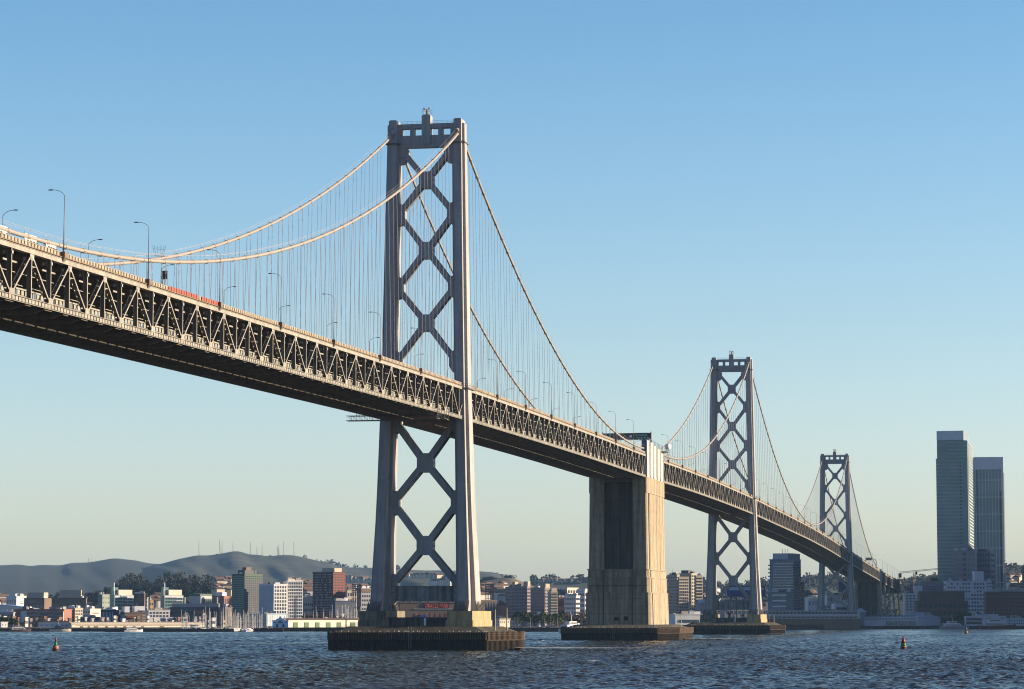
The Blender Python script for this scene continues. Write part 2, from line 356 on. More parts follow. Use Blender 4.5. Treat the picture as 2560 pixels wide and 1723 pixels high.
# ------------------------------------------------------------------ towers
def tower(label, X, zt, zbase, xs_up, nodes_up, xs_dn, nodes_dn, zstrut, zdeck, plat=True):
    root = thing('bridge_tower', label, 'bridge tower', (X, 0, zbase), 'steel towers of the bridge')
    H = 153.3; off = zt-H
    zk = np.array([zbase-0.1, zbase+5, 40, 75, 115, 150])
    zz = np.array([-3.0+10.7, 15.7, 40, 75, 115, 150])
    def prm(z):
        # parameters measured on the tallest tower; above deck keyed from the top
        k = z-off if z > zdeck-8 else 10.7+(z-zbase)*(67+0-10.7)/(zdeck-8-zbase)
        ip = lambda tab: float(np.interp(k, [t[0] for t in tab], [t[1] for t in tab]))
        return (ip([(10.7, 12.75), (40, 11.7), (75, 10.85), (115, 10.15), (150, 9.65)]),
                ip([(10.7, 1.55), (40, 1.3), (75, 1.15), (150, 1.15)]),
                ip([(10.7, 2.9), (40, 2.3), (75, 2.0), (115, 2.0), (150, 1.85)]),
                ip([(10.7, 8.2), (14, 6.9), (20, 6.4), (40, 5.3), (75, 4.2), (115, 3.5), (150, 2.8)]),
                ip([(10.7, 4.6), (14, 3.7), (40, 3.0), (75, 2.5), (115, 2.0), (150, 1.5)]))
    for sgn in (-1, 1):
        m = MB(); rings = []
        zl = [zbase, zbase+2.0, zbase+4.0, zbase+9] + list(np.linspace(zbase+16, zt-3.2, 14))
        for z in zl:
            yc, fh, bh, xh, bxh = prm(z); yc *= sgn
            rings.append([(X-xh, yc-fh, z), (X-bxh, yc-fh, z), (X-bxh, yc-bh, z), (X+bxh, yc-bh, z), (X+bxh, yc-fh, z), (X+xh, yc-fh, z),
                          (X+xh, yc+fh, z), (X+bxh, yc+fh, z), (X+bxh, yc+bh, z), (X-bxh, yc+bh, z), (X-bxh, yc+fh, z), (X-xh, yc+fh, z)])
        m.loft(rings); lg = m.build('leg', STEEL, root)
        # cap
        yc, fh, bh, xh, bxh = prm(zt-3.2); yc *= sgn
        c = MB(); c.box(X-xh, X+xh, yc-fh, yc+fh, zt-3.2, zt); c.box(X-bxh, X+bxh, yc-bh, yc+bh, zt-3.2, zt-1.1)
        c.box(X-xh+0.3, X+xh-0.3, yc-fh+0.25, yc+fh-0.25, zt, zt+0.18)
        c.build('leg_cap', STEEL, lg)
        # ornament panel recess strips on the cap front
        o = MB()
        for i in range(-2, 3): o.box(X-xh-0.06, X-xh, yc+i*0.22-0.05, yc+i*0.22+0.05, zt-5.6, zt-1.6+(-0.25*abs(i)))
        for i in range(-2, 3): o.box(X-xh-0.07, X-xh, yc+i*0.4-0.07, yc+i*0.4+0.07, zt-9.2, zt-7.6)
        o.build('cap_ornament', mat('ornament_steel', (0.28, 0.27, 0.27), 0.6), lg)
        # base stiffeners
        g = MB(); yb, fb_, bb, xb, bxb = prm(zbase)
        for i in range(7):
            yy = sgn*yb-fb_+(2*fb_)*(i+0.0)/6
            for s2 in (-1, 1):
                xo = X+s2*xb
                g.loft([[(xo+s2*0.02, yy-0.07, zbase), (xo+s2*0.9, yy-0.07, zbase), (xo+s2*0.05-s2*1.0, yy-0.07, zbase+3.0)], [(xo+s2*0.02, yy+0.07, zbase), (xo+s2*0.9, yy+0.07, zbase), (xo+s2*0.05-s2*1.0, yy+0.07, zbase+3.0)]])
        for i in range(6):
            for s2 in (-1, 1):
                yo = sgn*yb+s2*bb; xx = X-bxb+(2*bxb)*i/5
                g.loft([[(xx-0.07, yo, zbase), (xx-0.07, yo+s2*0.9, zbase), (xx-0.07, yo, zbase+3.0)], [(xx+0.07, yo, zbase), (xx+0.07, yo+s2*0.9, zbase), (xx+0.07, yo, zbase+3.0)]])
        g.build('base_stiffeners', mat('rusty_base_steel', (0.24, 0.20, 0.16), 0.8, 0.3), lg)
        # saddle housing where the cable enters
        q = MB(); zc = zt-3.3
        for s2 in (-1, 1): q.tube([(X+s2*(xh-0.4), yc, zc+0.6-0.4), (X+s2*(xh+0.8), yc, zc-0.5)], 0.62, 10)
        q.build('cable_collar', STEEL, lg)
    inner = lambda z: prm(z)[0]-prm(z)[2]+0.05
    # braces: X centres and leg nodes
    def brace_set(cs, ns_, th, xd, ch):
        for i, zc in enumerate(cs):
            hc = ch
            oc = [(-hc*0.42, zc-hc), (hc*0.42, zc-hc), (hc*0.86, zc-hc*0.45), (hc*0.86, zc+hc*0.45), (hc*0.42, zc+hc), (-hc*0.42, zc+hc), (-hc*0.86, zc+hc*0.45), (-hc*0.86, zc-hc*0.45)]
            g = MB(); g.prism_x(oc, X-xd/2, X+xd/2)
            g.prism_x([(-0.55, zc-hc+0.05), (0.55, zc-hc+0.05), (0.55, zc+hc-0.05), (-0.55, zc+hc-0.05)], X-xd/2-0.05, X+xd/2+0.05)
            g.box(X-xd/2-0.09, X+xd/2+0.09, -hc*0.86, hc*0.86, zc-0.12, zc+0.12)
            g.build('crossing_plate', STEEL, root)
            for sg in (-1, 1):
                for vv in (1, -1):
                    zn = ns_[i] if vv > 0 else ns_[i+1]
                    yn = inner(zn)-0.9
                    y0, z0 = 0.55*hc, zc+vv*hc*0.62
                    y1, z1 = yn, zn-vv*hc*0.50
                    d = np.array([y1-y0, z1-z0]); d /= np.linalg.norm(d); nn = np.array([-d[1], d[0]])*th/2
                    a = np.array([y0, z0])-d*0.4; b = np.array([y1, z1])+d*1.1
                    b_ = MB(); poly = [(sg*(p[0]), p[1]) for p in (a+nn, b+nn, b-nn, a-nn)]
                    b_.prism_x(poly, X-xd/2+0.04, X+xd/2-0.04)
                    # raised edge flanges
                    for s3 in (-1, 1):
                        e0 = a+nn*s3*0.93; e1 = b+nn*s3*0.93; n4 = nn*0.07
                        b_.prism_x([(sg*p[0], p[1]) for p in (e0+n4, e1+n4, e1-n4, e0-n4)], X-xd/2-0.03, X+xd/2+0.03)
                    b_.build('diagonal_brace', STEEL, root)
        for j, zn in enumerate(ns_):
            for sg in (-1, 1):
                yi = inner(zn); hh = ch*1.25
                g = MB(); g.prism_x([(sg*p[0], p[1]) for p in ((yi+0.3, zn-hh-0.3), (yi-0.75, zn-hh), (yi-1.75, zn-hh*0.42), (yi-1.75, zn+hh*0.42), (yi-0.75, zn+hh), (yi+0.3, zn+hh+0.3))], X-xd/2-0.02, X+xd/2+0.02)
                g.build('gusset', STEEL, root)
    brace_set([z+off for z in xs_up], [z+off for z in nodes_up], 1.55, 2.9, 2.45)
    brace_set(xs_dn, nodes_dn, 1.8, 3.5, 2.75)
    # portal frame at the top
    z0, z1 = zt-7.9, zt-0.9
    yi = 9.65-1.85+0.3; p_ = MB(); hx = 1.15
    p_.box(X-hx, X+hx, -yi, yi, z0, z0+1.9)                  # lower band
    p_.box(X-hx+0.12, X+hx-0.12, -yi, yi, z0+1.9, zt-4.3)
    p_.box(X-hx, X+hx, -yi, yi, zt-2.25, z1)               # top rail
    p_.build('portal_girder', STEEL, root)
    po = MB()
    for ya, yb2 in ((-7.9, -7.2), (-4.85, -3.55), (3.55, 4.85), (7.2, 7.9)): po.box(X-hx+0.05, X+hx-0.05, ya, yb2, z0+1.9, zt-2.25)
    po.build('portal_mullion', STEEL, root)
    ct = MB(); ct.box(X-hx-0.35, X+hx+0.35, -1.3, 1.3, z0+1.0, zt+1.5); ct.box(X-hx-0.1, X+hx+0.1, -1.05, 1.05, zt+1.5, zt+1.8)
    ct.build('portal_finial', STEEL, root)
    cw = MB()
    for s2 in (-1, 1):
        for h in (0.5, 1.0): cw.beam((X, s2*1.3, z1+h), (X, s2*yi, z1+h), 0.05, 0.05, (1, 0, 0))
        for k in range(5): cw.beam((X, s2*(1.5+k*1.5), z1), (X, s2*(1.5+k*1.5), z1+1.0), 0.06, 0.06, (1, 0, 0))
        for yy in (-1.2, 1.2): cw.beam((X+s2*1.2, yy, zt+1.8), (X+s2*1.2, yy, zt+3.3), 0.07, 0.07, (1, 0, 0))
        cw.beam((X+s2*1.2, -1.2, zt+3.3), (X+s2*1.2, 1.2, zt+3.3), 0.06, 0.06); cw.beam((X+s2*1.2, -1.2, zt+2.6), (X+s2*1.2, 1.2, zt+2.6), 0.06, 0.06)
    cw.build('top_handrail', LAMPM, root)
    bc = MB(); bc.tube([(X, 0, zt+1.8), (X, 0, zt+2.7), (X, 0, zt+2.9), (X, 0, zt+3.6)], 0.35, 10, 0.25)
    for yy in (-0.75, 0.75): bc.tube([(X-0.5, yy, zt+1.8), (X-0.5, yy, zt+3.9)], 0.12, 6); bc.tube([(X-0.5, yy, zt+3.4), (X-0.5, yy, zt+3.9)], 0.28, 8)
    bc.build('aviation_beacon', LAMPM, root)
    # corner hoods under the portal
    hx2 = 1.12
    for sg in (-1, 1):
        hd = MB(); hd.prism_x([(sg*a, b) for a, b in ((yi, z0), (yi-2.3, z0), (yi-2.9, z0-1.0), (yi-2.6, z0-2.6), (yi-1.7, z0-4.6), (yi, z0-4.9))], X-hx2, X+hx2); hd.build('portal_knee', STEEL, root)
    # band at portal level round the legs
    for sg in (-1, 1):
        rb = MB()
        yc, fh, bh, xh, bxh = prm(z0+1.2); yc *= sg
        rb.box(X-xh-0.35, X+xh+0.35, yc-bh-0.35, yc+bh+0.35, z0+1.0, z0+1.25)
        for s2 in (-1, 1): rb.box(X+s2*(xh+0.7)-0.5, X+s2*(xh+0.7)+0.5, yc-1.1, yc+1.1, z0+0.9, z0+1.05)
        rb.build('maintenance_walkway', LAMPM, root)
    # deck level walkway around the near leg
    for sg in (-1, 1):
        wk = MB()
        yc, fh, bh, xh, bxh = prm(zdeck-1); yc *= sg
        wk.box(X-xh-0.5, X+xh+0.9, yc-bh-0.7, yc+bh+0.7, zdeck-0.6, zdeck-0.4)
        for h in (0.1, 0.6, 1.1):
            for s2 in (-1, 1):
                wk.beam((X-xh-0.5, yc+s2*(bh+0.65), zdeck-0.4+h), (X+xh+0.9, yc+s2*(bh+0.65), zdeck-0.4+h), 0.06, 0.06)
                wk.beam((X+s2*(xh+0.6), yc-bh-0.6, zdeck-0.4+h), (X+s2*(xh+0.6), yc+bh+0.6, zdeck-0.4+h), 0.06, 0.06)
        wk.build('deck_walkway', LAMPM, root)
    # bottom strut
    sa, sb = zstrut; ys = inner((sa+sb)/2)+0.1
    s_ = MB(); s_.box(X-2.0, X+2.0, -ys, ys, sa, sb); s_.box(X-2.15, X+2.15, -ys, ys, sb-0.2, sb); s_.box(X-2.12, X+2.12, -ys, ys, (sa+sb)/2+0.1, (sa+sb)/2+0.4)
    s_.build('base_strut', mat('streaked_strut_paint', (0.30, 0.29, 0.27), 0.7, 0.25, 0.35, streak=0.55), root)
    for sg in (-1, 1):
        kn = MB(); kn.prism_x([(sg*a, b) for a, b in ((ys, sb+3.2), (ys-0.95, sb+3.0), (ys-1.2, sb+2.0), (ys-1.2, sa+0.2), (ys-0.4, sa-0.9), (ys, sa-1.6))], X-2.05, X+2.05); kn.build('strut_knee', STEEL, root)
    return root
T_UP, N_UP = [135.8, 115.1, 93.9], [145.5, 125.8, 104.3, 82.5]
tower('tallest steel tower standing in front on the largest timber fender', W5, 153.3, 10.7, T_UP, N_UP, [53.3, 29.5], [65.5, 41.8, 17.8], (13.6, 17.9), ZD(0))
tower('middle distance steel tower between the broad concrete pier and the striped apartment block', W3, 152.6, 10.7, T_UP, N_UP, [53.1, 29.3], [65.3, 41.4, 18.0], (13.2, 17.9), ZD(W3))
tower('smallest steel tower farthest away near the shore', W2, 139.0, 9.9, T_UP, N_UP, [42.6, 24.2], [53.0, 33.0, 15.6], (11.9, 15.6), ZD(W2))
def pier_base(label, X, hw, hx, ztop, zsl, zped, ped=((9.2, 17.0), 8.5), body=None):
    """octagonal timber fender with sloped apron (and pedestals)"""
    root = thing('pier_fender', label, 'pier fender', (X, 0, 0), 'timber fenders around the bridge piers')
    ch = 6.0
    def ring(w, h, c, z): return [(X-h, -w+c, z), (X-h+c, -w, z), (X+h-c, -w, z), (X+h, -w+c, z), (X+h, w-c, z), (X+h-c, w, z), (X-h+c, w, z), (X-h, w-c, z)]
    cn = hw-5.8; fx = hx-20; ox = [(-hx, -cn), (-fx, -hw), (fx, -hw), (hx, -cn), (hx, cn), (fx, hw), (-fx, hw), (-hx, cn)]
    oc = lambda k, z: [(X+a*k, b*k, z) for a, b in ox]
    c = MB(); c.loft([oc(0.985, -1.5), oc(0.985, ztop-0.25)]); c.build('fender_core', WETW, root)
    # timber piles around the rim, upper and lower tier
    up, lo, cp = MB(), MB(), MB()
    pts = [np.array(q[:2]) for q in ((X+a, b) for a, b in ox)]
    for i in range(8):
        a, b = pts[i], pts[(i+1) % 8]; ln = np.linalg.norm(b-a); n = max(2, int(ln/0.72)); t = (b-a)/ln; nn = np.array([t[1], -t[0]])
        if (nn@((a+b)/2-np.array([X, 0]))) < 0: nn = -nn
        for k in range(n):
            q = a+(b-a)*(k+0.5)/n+nn*0.12; j = random.uniform(-0.06, 0.1)
            up.box(q[0]-0.17, q[0]+0.17, q[1]-0.17, q[1]+0.17, ztop*0.52+0.1, ztop+j)
            q2 = q-nn*0.25; lo.box(q2[0]-0.17, q2[0]+0.17, q2[1]-0.17, q2[1]+0.17, -1.2, ztop*0.52-0.15)
        for zz_, hh in ((ztop*0.52, 0.22), (ztop-0.45, 0.2), (ztop*0.78, 0.16)):
            cp.beam((a[0]+nn[0]*0.05, a[1]+nn[1]*0.05, zz_), (b[0]+nn[0]*0.05, b[1]+nn[1]*0.05, zz_), 0.25, hh)
    up.build('upper_piles', TIMBERL, root); lo.build('lower_piles', TIMBER, root); cp.build('waler', TIMBER, root)
    ap = MB(); ap.loft([oc(0.96, ztop-0.3), [(X+a*s1, b*s2, zsl) for (a, b), s1, s2 in zip(ox, [0.72]*8, [0.80]*8)]])
    ap.build('apron', mat('mossy_apron_concrete', (0.065, 0.056, 0.034), 0.95, 0.45, 0.25, bump=0.3), root)
    br = MB()
    for k in range(46):
        y = random.uniform(-hw*0.9, hw*0.9); e = hx-0.5 if abs(y) < cn else fx
        x = X-e+random.uniform(0, 1.2); br.tube([(x, y, ztop-0.02), (x, y+0.1, ztop+0.28)], 0.12, 5, 0.05)
    tag(br.build('perched_gulls', SIGNW, root), kind='stuff')
    ld = MB()
    for yy in (-1.0, -0.2): ld.beam((X-hx-0.45, yy, 0.2), (X-hx-0.45, yy, ztop+1.6), 0.12, 0.12, (1, 0, 0))
    for k in range(14): ld.beam((X-hx-0.45, -1.0, 0.6+k*0.42), (X-hx-0.45, -0.2, 0.6+k*0.42), 0.06, 0.06, (1, 0, 0))
    ld.build('ladder', LAMPM, root)
    return root
def pedestal(label, X, z0, z1, zb_, stain=True):
    root = thing('pier_pedestal', label, 'pier', (X, 0, z0), 'concrete pedestals carrying the steel towers')
    for sg in (-1, 1):
        m = MB()
        m.loft([[(X-12.2, sg*8.6, z), (X+12.2, sg*8.6, z), (X+12.2, sg*16.4, z), (X+9.5, sg*17.6, z), (X-9.5, sg*17.6, z), (X-12.2, sg*16.4, z)] for z in (z0-0.8, z1-2.6)])
        m.loft([[(X-11.9, sg*8.9, z), (X+11.9, sg*8.9, z), (X+11.9, sg*16.2, z), (X+9.3, sg*17.3, z), (X-9.3, sg*17.3, z), (X-11.9, sg*16.2, z)] for z in (z1-2.6, z1)])
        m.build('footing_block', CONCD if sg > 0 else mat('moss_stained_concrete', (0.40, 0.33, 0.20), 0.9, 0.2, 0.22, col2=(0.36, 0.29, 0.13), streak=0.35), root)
    m = MB(); m.box(X-9.5, X+9.5, -8.7, 8.7, z0-0.8, zb_); m.build('tie_beam', mat('dark_stained_concrete', (0.12, 0.10, 0.085), 0.9, 0.3, 0.3, streak=0.6), root)
    m = MB(); m.box(X-9.58, X-9.5, -2.3, -1.7, z0+0.6, zb_-0.2); m.build('tide_gauge', SIGNW, root)
    return root
pier_base('largest dark timber fender around the foot of the tallest tower', W5, 28.3, 22.0, 4.9, 6.3, 10.7)
pedestal('mossy concrete pedestal under the tallest tower', W5, 6.0, 10.7, 8.9)
pier_base('dark timber fender around the foot of the middle distance tower', W3, 28.3, 22.0, 4.9, 6.3, 10.7)
pedestal('concrete pedestal under the middle distance tower', W3, 6.0, 10.7, 8.9)
# the shore-side tower stands on plain blocks
root = thing('pier_pedestal', 'plain grey concrete pedestal under the smallest tower by the shore', 'pier', (W2, 0, 0), 'concrete pedestals carrying the steel towers')
for sg in (-1, 1):
    m = MB(); m.box(W2-12, W2+12, sg*6.5, sg*17.3, 2.0, 9.9); m.build('footing_block', CONCD, root)
m = MB(); m.box(W2-9, W2+9, -6.6, 6.6, 2.0, 8.2); m.build('tie_beam', MATS['dark_stained_concrete'], root)
m = MB(); m.box(W2-14, W2+14, -19, 19, -1.5, 2.0); m.build('base_slab', TIMBER, root)
# ------------------------------------------------------------------ central anchorage
X0, X1 = A4, B4
root = thing('anchorage_pier', 'broad concrete pier with a white ribbed steel housing on top holding both cable sets', 'bridge pier', (W4, 0, 0))
def octo(x0, x1, y, z, c=1.0): return [(x0, -y+c, z), (x0+c, -y, z), (x1-c, -y, z), (x1, -y+c, z), (x1, y-c, z), (x1-c, y, z), (x0+c, y, z), (x0, y-c, z)]
m = MB()
m.loft([octo(X0-0.8, X1+0.8, 13.7, 4.0), octo(X0-0.6, X1+0.6, 13.4, 19.0)])
m.loft([octo(X0-0.2, X1+0.2, 12.95, 19.0), octo(X0-0.2, X1+0.2, 12.9, 25.2)])
m.loft([octo(X0+0.1, X1-0.1, 12.7, 25.2), octo(X0+0.1, X1-0.1, 12.65, 28.6)])
for z, e in ((19.0, 0.75), (25.2, 0.35), (28.6, 0.25)): m.loft([octo(X0-e, X1+e, 12.75+e, z-0.25), octo(X0-e, X1+e, 12.75+e, z+0.15)])
m.build('pier_foot', CONC, root)
m = MB()
for yy in (-6.0, 6.0): m.box(X0-0.9, X0-0.5, yy-0.25, yy+0.25, 4.5, 28.4)
for z in (7.5, 10.5, 13.5, 16.5, 22): m.box(X0-0.86, X0-0.3, -12.6, 12.6, z, z+0.1)
m.build('form_joints', mat('joint_shadow_concrete', (0.10, 0.08, 0.06), 0.9), root)
m = MB()      # shaft: two flanking columns and a recessed middle (recess on the faces that look along the bridge)
for sg in (-1, 1):
    m.loft([[(X0+0.4, sg*6.1, z), (X0+0.4, sg*(w-0.5), z), (X0+0.9, sg*w, z), (X1-0.9, sg*w, z), (X1-0.4, sg*(w-0.5), z), (X1-0.4, sg*6.1, z)] for z, w in ((28.6, 12.25), (60.0, 11.9), (60.001, 12.15), (66.6, 12.1))])
m.build('side_column', CONC, root)
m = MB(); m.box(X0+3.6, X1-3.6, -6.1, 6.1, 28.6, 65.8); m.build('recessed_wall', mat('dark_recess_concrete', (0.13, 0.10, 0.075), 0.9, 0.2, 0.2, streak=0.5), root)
m = MB()      # form lines, pilaster ribs and slits on the sunny side
for k, x in enumerate(np.linspace(X0+9, X1-5, 5)): m.loft([[(x-0.2, -12.33, 28.7), (x+0.2, -12.33, 28.7), (x+0.2, -11.8, 28.7), (x-0.2, -11.8, 28.7)], [(x-0.2, -11.98, 60), (x+0.2, -11.98, 60), (x+0.2, -11.5, 60), (x-0.2, -11.5, 60)]])
for z in (33, 38, 43, 48, 53, 58): yy = -12.25+0.35*(z-28.6)/31.4; m.box(X0+1.2, X1-1.2, yy-0.06, yy+0.2, z, z+0.12)
for z in (8.5, 13): m.box(X0+0.6, X1-0.6, -13.62, -13.2, z, z+0.12)
m.build('form_ribs', CONC, root)
m = MB()
for za, zb2, ya, yb2 in ((5.0, 19.0, -13.75, -13.45), (19.2, 25.0, -13.0, -12.95), (25.4, 28.4, -12.75, -12.7), (28.8, 66.0, -12.3, -11.95)): m.loft([[(X0+xx, yy+dy, z) for xx, dy in ((4.6, -0.05), (6.2, -0.05), (6.2, 0.3), (4.6, 0.3))] for z, yy in ((za, ya), (zb2, yb2))])
m.build('drain_slot', mat('black_slot', (0.02, 0.018, 0.015), 0.9), root)
for i, (ya, yb2, za, zb2, nm) in enumerate(((-4.2, -2.4, 6.2, 9.4, 'service_door'), (-0.4, 1.6, 7.0, 9.0, 'vent_opening'))):
    m = MB(); m.box(X0-0.75, X0-0.55, ya, yb2, za, zb2); m.build(nm, MATS['black_slot'], root)
m = MB(); m.box(X1-12, X1-11, -13.7, -13.4, 5.8, 8.2); m.build('service_door', MATS['black_slot'], root)
for sg in (-1, 1):   # white housing, one on each side of the roadway
    h = MB(); zb2 = 66.5
    for k in range(5):
        xa = X0+1.0+k*10.0; zt_ = 81.6-(0 if k < 2 else 0.3*k)
        h.box(xa, xa+6.6, sg*9.9, sg*(12.2-0.0), zb2, zt_-k*0.25)
        h.box(xa+6.6, min(xa+10.0, X1-1), sg*9.9, sg*11.5, zb2, zt_-1.4-k*0.25)
        h.box(xa+5.9, xa+6.6, sg*12.2, sg*12.45, zb2+0.8, zt_-k*0.25+0.05)
    h.build('steel_housing', WHITEP, root)
    if sg < 0:
        e = MB(); e.box(X0+0.55, X0+0.99, -12.0, -9.9, 74.6, 81.9); e.build('painted_shade_end', mat('blue_grey_painted_shade', (0.10, 0.11, 0.18), 0.6), root)  # blue-grey plate paints the shade on the white housing's end face
    rr = MB()
    for k in range(12): rr.beam((X0+3+k*4, sg*12.0, 80.0), (X0+3+k*4, sg*12.0, 83.0-k*0.1), 0.12, 0.12, (1, 0, 0))
    rr.beam((X0+3, sg*12.0, 82.9), (X0+47, sg*12.0, 81.8), 0.08, 0.08)
    rr.build('roof_rail', LAMPM, root)
m = MB(); m.box(X0+0.5, X1-0.5, -9.8, 9.8, 64.5, 67.2); m.build('lower_crossing', DARKST, root)
m = MB(); m.box(X0+0.2, X1-0.2, -9.85, 9.85, 75.0, 75.7); m.build('upper_crossing', MATS['roadway_asphalt'], root)
pier_base('timber fender around the foot of the broad concrete pier', W4, 24.5, 42.0, 4.9, 6.0, 0)
r_ = thing('antenna_dish', 'round white drum antenna on a bracket beside the white pier housing', 'antenna', (B4-6, -12.6, 79.0))
m = MB(); c0 = np.array([B4-4, -13.6, 81.7]); ax = np.array([-0.62, -0.78, 0]); 
m.tube([c0, c0+ax*0.9, c0+ax*1.6, c0+ax*1.75], 1.15, 20, 1.05); m.build('drum', SIGNW, r_, True)
m = MB(); m.box(B4-10, B4-1.5, -14.4, -12.3, 79.2, 79.45); m.beam((B4-3, -14.2, 79.2), (B4-7, -12.4, 74.5), 0.2, 0.2); m.tube([(B4-4, -13.4, 79.4), (B4-4, -13.4, 82.8)], 0.14, 6)
for k in range(5): m.beam((B4-9.5+k*1.6, -14.3, 79.4), (B4-9.5+k*1.6, -14.3, 81.8-(k > 2)*1.2), 0.1, 0.1, (1, 0, 0))
m.build('bracket', LAMPM, r_)
# overhead sign gantry
xg = 375.0
r_ = thing('sign_gantry', 'green overhead exit sign on a dark gantry above the white pier housing', 'road sign', (xg, 0, 75.7))
m = MB(); m.box(xg+0.2, xg+0.9, -10.3, 9.7, 83.4, 86.1)
m.build('gantry_box', mat('dark_gantry', (0.06, 0.055, 0.05), 0.7), r_)
m = MB()
for yy in (-10.6, 9.9): m.tube([(xg+0.5, yy, 75.7), (xg+0.5, yy, 86.6)], 0.28, 8)
for k in range(9): m.tube([(xg+0.3, -10+k*2.4, 83.35), (xg+0.3, -9+k*2.4, 83.15), (xg+0.3, -8+k*2.4, 83.35)], 0.12, 5)
m.build('gantry_post', LAMPM, r_)
p = MB(); p.box(xg, xg+0.15, -9.3, -3.6, 83.35, 86.15); p1 = p.build('sign_panel', SIGNG, r_)
text_mesh('Fremont St', 1.05, SIGNW, 'sign_text', p1, (xg-0.04, -6.4, 84.95), (0, -1, 0), (-1, 0, 0))
text_mesh('Folsom St', 1.05, SIGNW, 'sign_text', p1, (xg-0.04, -6.4, 83.8), (0, -1, 0), (-1, 0, 0))
p = MB(); p.box(xg, xg+0.15, 5.0, 9.6, 83.35, 86.0); p.build('sign_panel', SIGNG, r_)
p = MB(); p.box(xg+0.02, xg+0.18, -2.6, -1.5, 84.2, 85.2); p.build('small_panel', SIGNW, r_)
# second gantry near the shore
xg = 1768.0; zz0 = ZD(xg)
r_ = thing('sign_gantry', 'small green overhead sign on a curved arm near the shore end of the bridge', 'road sign', (xg, 0, zz0))
m = MB(); m.tube([(xg, -11.2, zz0), (xg, -11.2, zz0+7), (xg, -10, zz0+8.6), (xg, -7.5, zz0+9.2), (xg, -2, zz0+9.2)], 0.35, 8); m.tube([(xg, 11.2, zz0), (xg, 11.2, zz0+9.2), (xg, 3, zz0+9.2)], 0.35, 8); m.build('gantry_post', LAMPM, r_)
for a, b in ((-7.2, -1.6), (2.0, 9.5)):
    p = MB(); p.box(xg-0.5, xg-0.3, a, b, zz0+7.7, zz0+10.2); p.build('sign_panel', SIGNG, r_)
# white screens behind the parapet at the left edge
for k, (xa, xb) in enumerate(((-366, -356), (-348.5, -342.8), (-338.5, -333.5))):
    m = MB(); m.beam((xa, -HW+0.35, ZD(xa)+1.9), (xb, -HW+0.35, ZD(xb)+1.9), 0.12, 1.3)
    r_ = thing('white_screen', 'white screen panel above the parapet under the cable, %s from the left edge' % ORD[k], 'screen', (xa, -HW, ZD(xa)), 'white screens above the parapet'); m.build('panel', WHITEP, r_); m = MB()
    for j in range(4): x = xa+(xb-xa)*(j+0.5)/4; m.beam((x, -HW-0.35, ZD(x)+0.9), (x+0.5, -HW+0.2, ZD(x)+1.5), 0.14, 0.2, (1, 0, 0))
    m.build('strut', DARKST, r_)
# small square sign and cable top cage left of the tallest tower
xs_ = -205.0; yb_ = 11.5; zz0 = ZD(xs_)+0.3
q = P(402.5, 660, 1); 
r_ = thing('road_sign', 'small dark square sign on two posts at the far edge of the upper deck', 'road sign', (xs_, yb_, zz0))
m = MB(); m.box(xs_, xs_+0.1, yb_-0.3, yb_+1.2, zz0+9.9, zz0+11.8); 
mm_ = MB()
for k in (-0.25, 0.25): mm_.beam((xs_+0.1, yb_+0.6+k, zz0), (xs_+0.1, yb_+0.6+k, zz0+10.0), 0.14, 0.14, (1, 0, 0))
m.build('sign_board', mat('dark_sign_board', (0.07, 0.05, 0.07), 0.6), r_); mm_.build('sign_post', LAMPM, r_)
xc_ = -213.0; zc_ = C56(xc_); yc_ = YC(xc_, zc_)
r_ = thing('cable_cage', 'wire basket cage fixed on top of the farther cable at the sag', 'maintenance cage', (xc_, yc_, zc_+0.4))
m = MB(); n = 12
for k in range(n):
    a = 2*PI*k/n; b = 2*PI*(k+1)/n
    for (r1, h) in ((0.9, 0.6), (1.3, 2.2)): m.beam((xc_+r1*math.cos(a), yc_+r1*math.sin(a), zc_+h), (xc_+r1*math.cos(b), yc_+r1*math.sin(b), zc_+h), 0.04, 0.04)
    m.beam((xc_+0.9*math.cos(a), yc_+0.9*math.sin(a), zc_+0.3), (xc_+1.5*math.cos(a), yc_+1.5*math.sin(a), zc_+2.9), 0.03, 0.03, (1, 0.3, 0))
m.build('cage', LAMPM, r_)
# traveller platform beneath the deck by the tallest tower
r_ = thing('maintenance_traveller', 'dark lattice maintenance platform hung beneath the deck left of the tallest tower', 'platform', (-34, 0, 63))
m = MB(); z0 = 63.0
for xx in (-40, -37.4):
    for zz in (z0, z0+1.3): m.beam((xx, -15, zz), (xx, 13.5, zz), 0.14, 0.14)
    for k in range(19):
        y = -15+k*1.5; m.beam((xx, y, z0), (xx, y+1.5, z0+1.3), 0.07, 0.07, (1, 0, 0)); m.beam((xx, y, z0), (xx, y, z0+1.3), 0.07, 0.07, (1, 0, 0))
m.build('lattice_girder', DARKST, r_)
m = MB(); m.box(-40, -37.4, -15, 13.5, z0-0.1, z0); m.build('platform_floor', DARKST, r_)
m = MB()
for yy in (-12.6, -14.6):
    for zz in (63.2, 64.4, 65.6): m.beam((-41, yy, zz), (-36, yy, zz), 0.09, 0.09)
    for xx in (-41, -38.5, -36): m.beam((xx, yy, z0), (xx, yy, 66.2), 0.1, 0.1, (1, 0, 0))
for xx in (-40, -37.4):
    for yy in (-10.5, 10.5): m.beam((xx, yy, z0+1.2), (xx, yy, ZD(-38)-DEP-0.4), 0.14, 0.14, (1, 0, 0))
m.build('hanging_cage', TRUSS, r_)
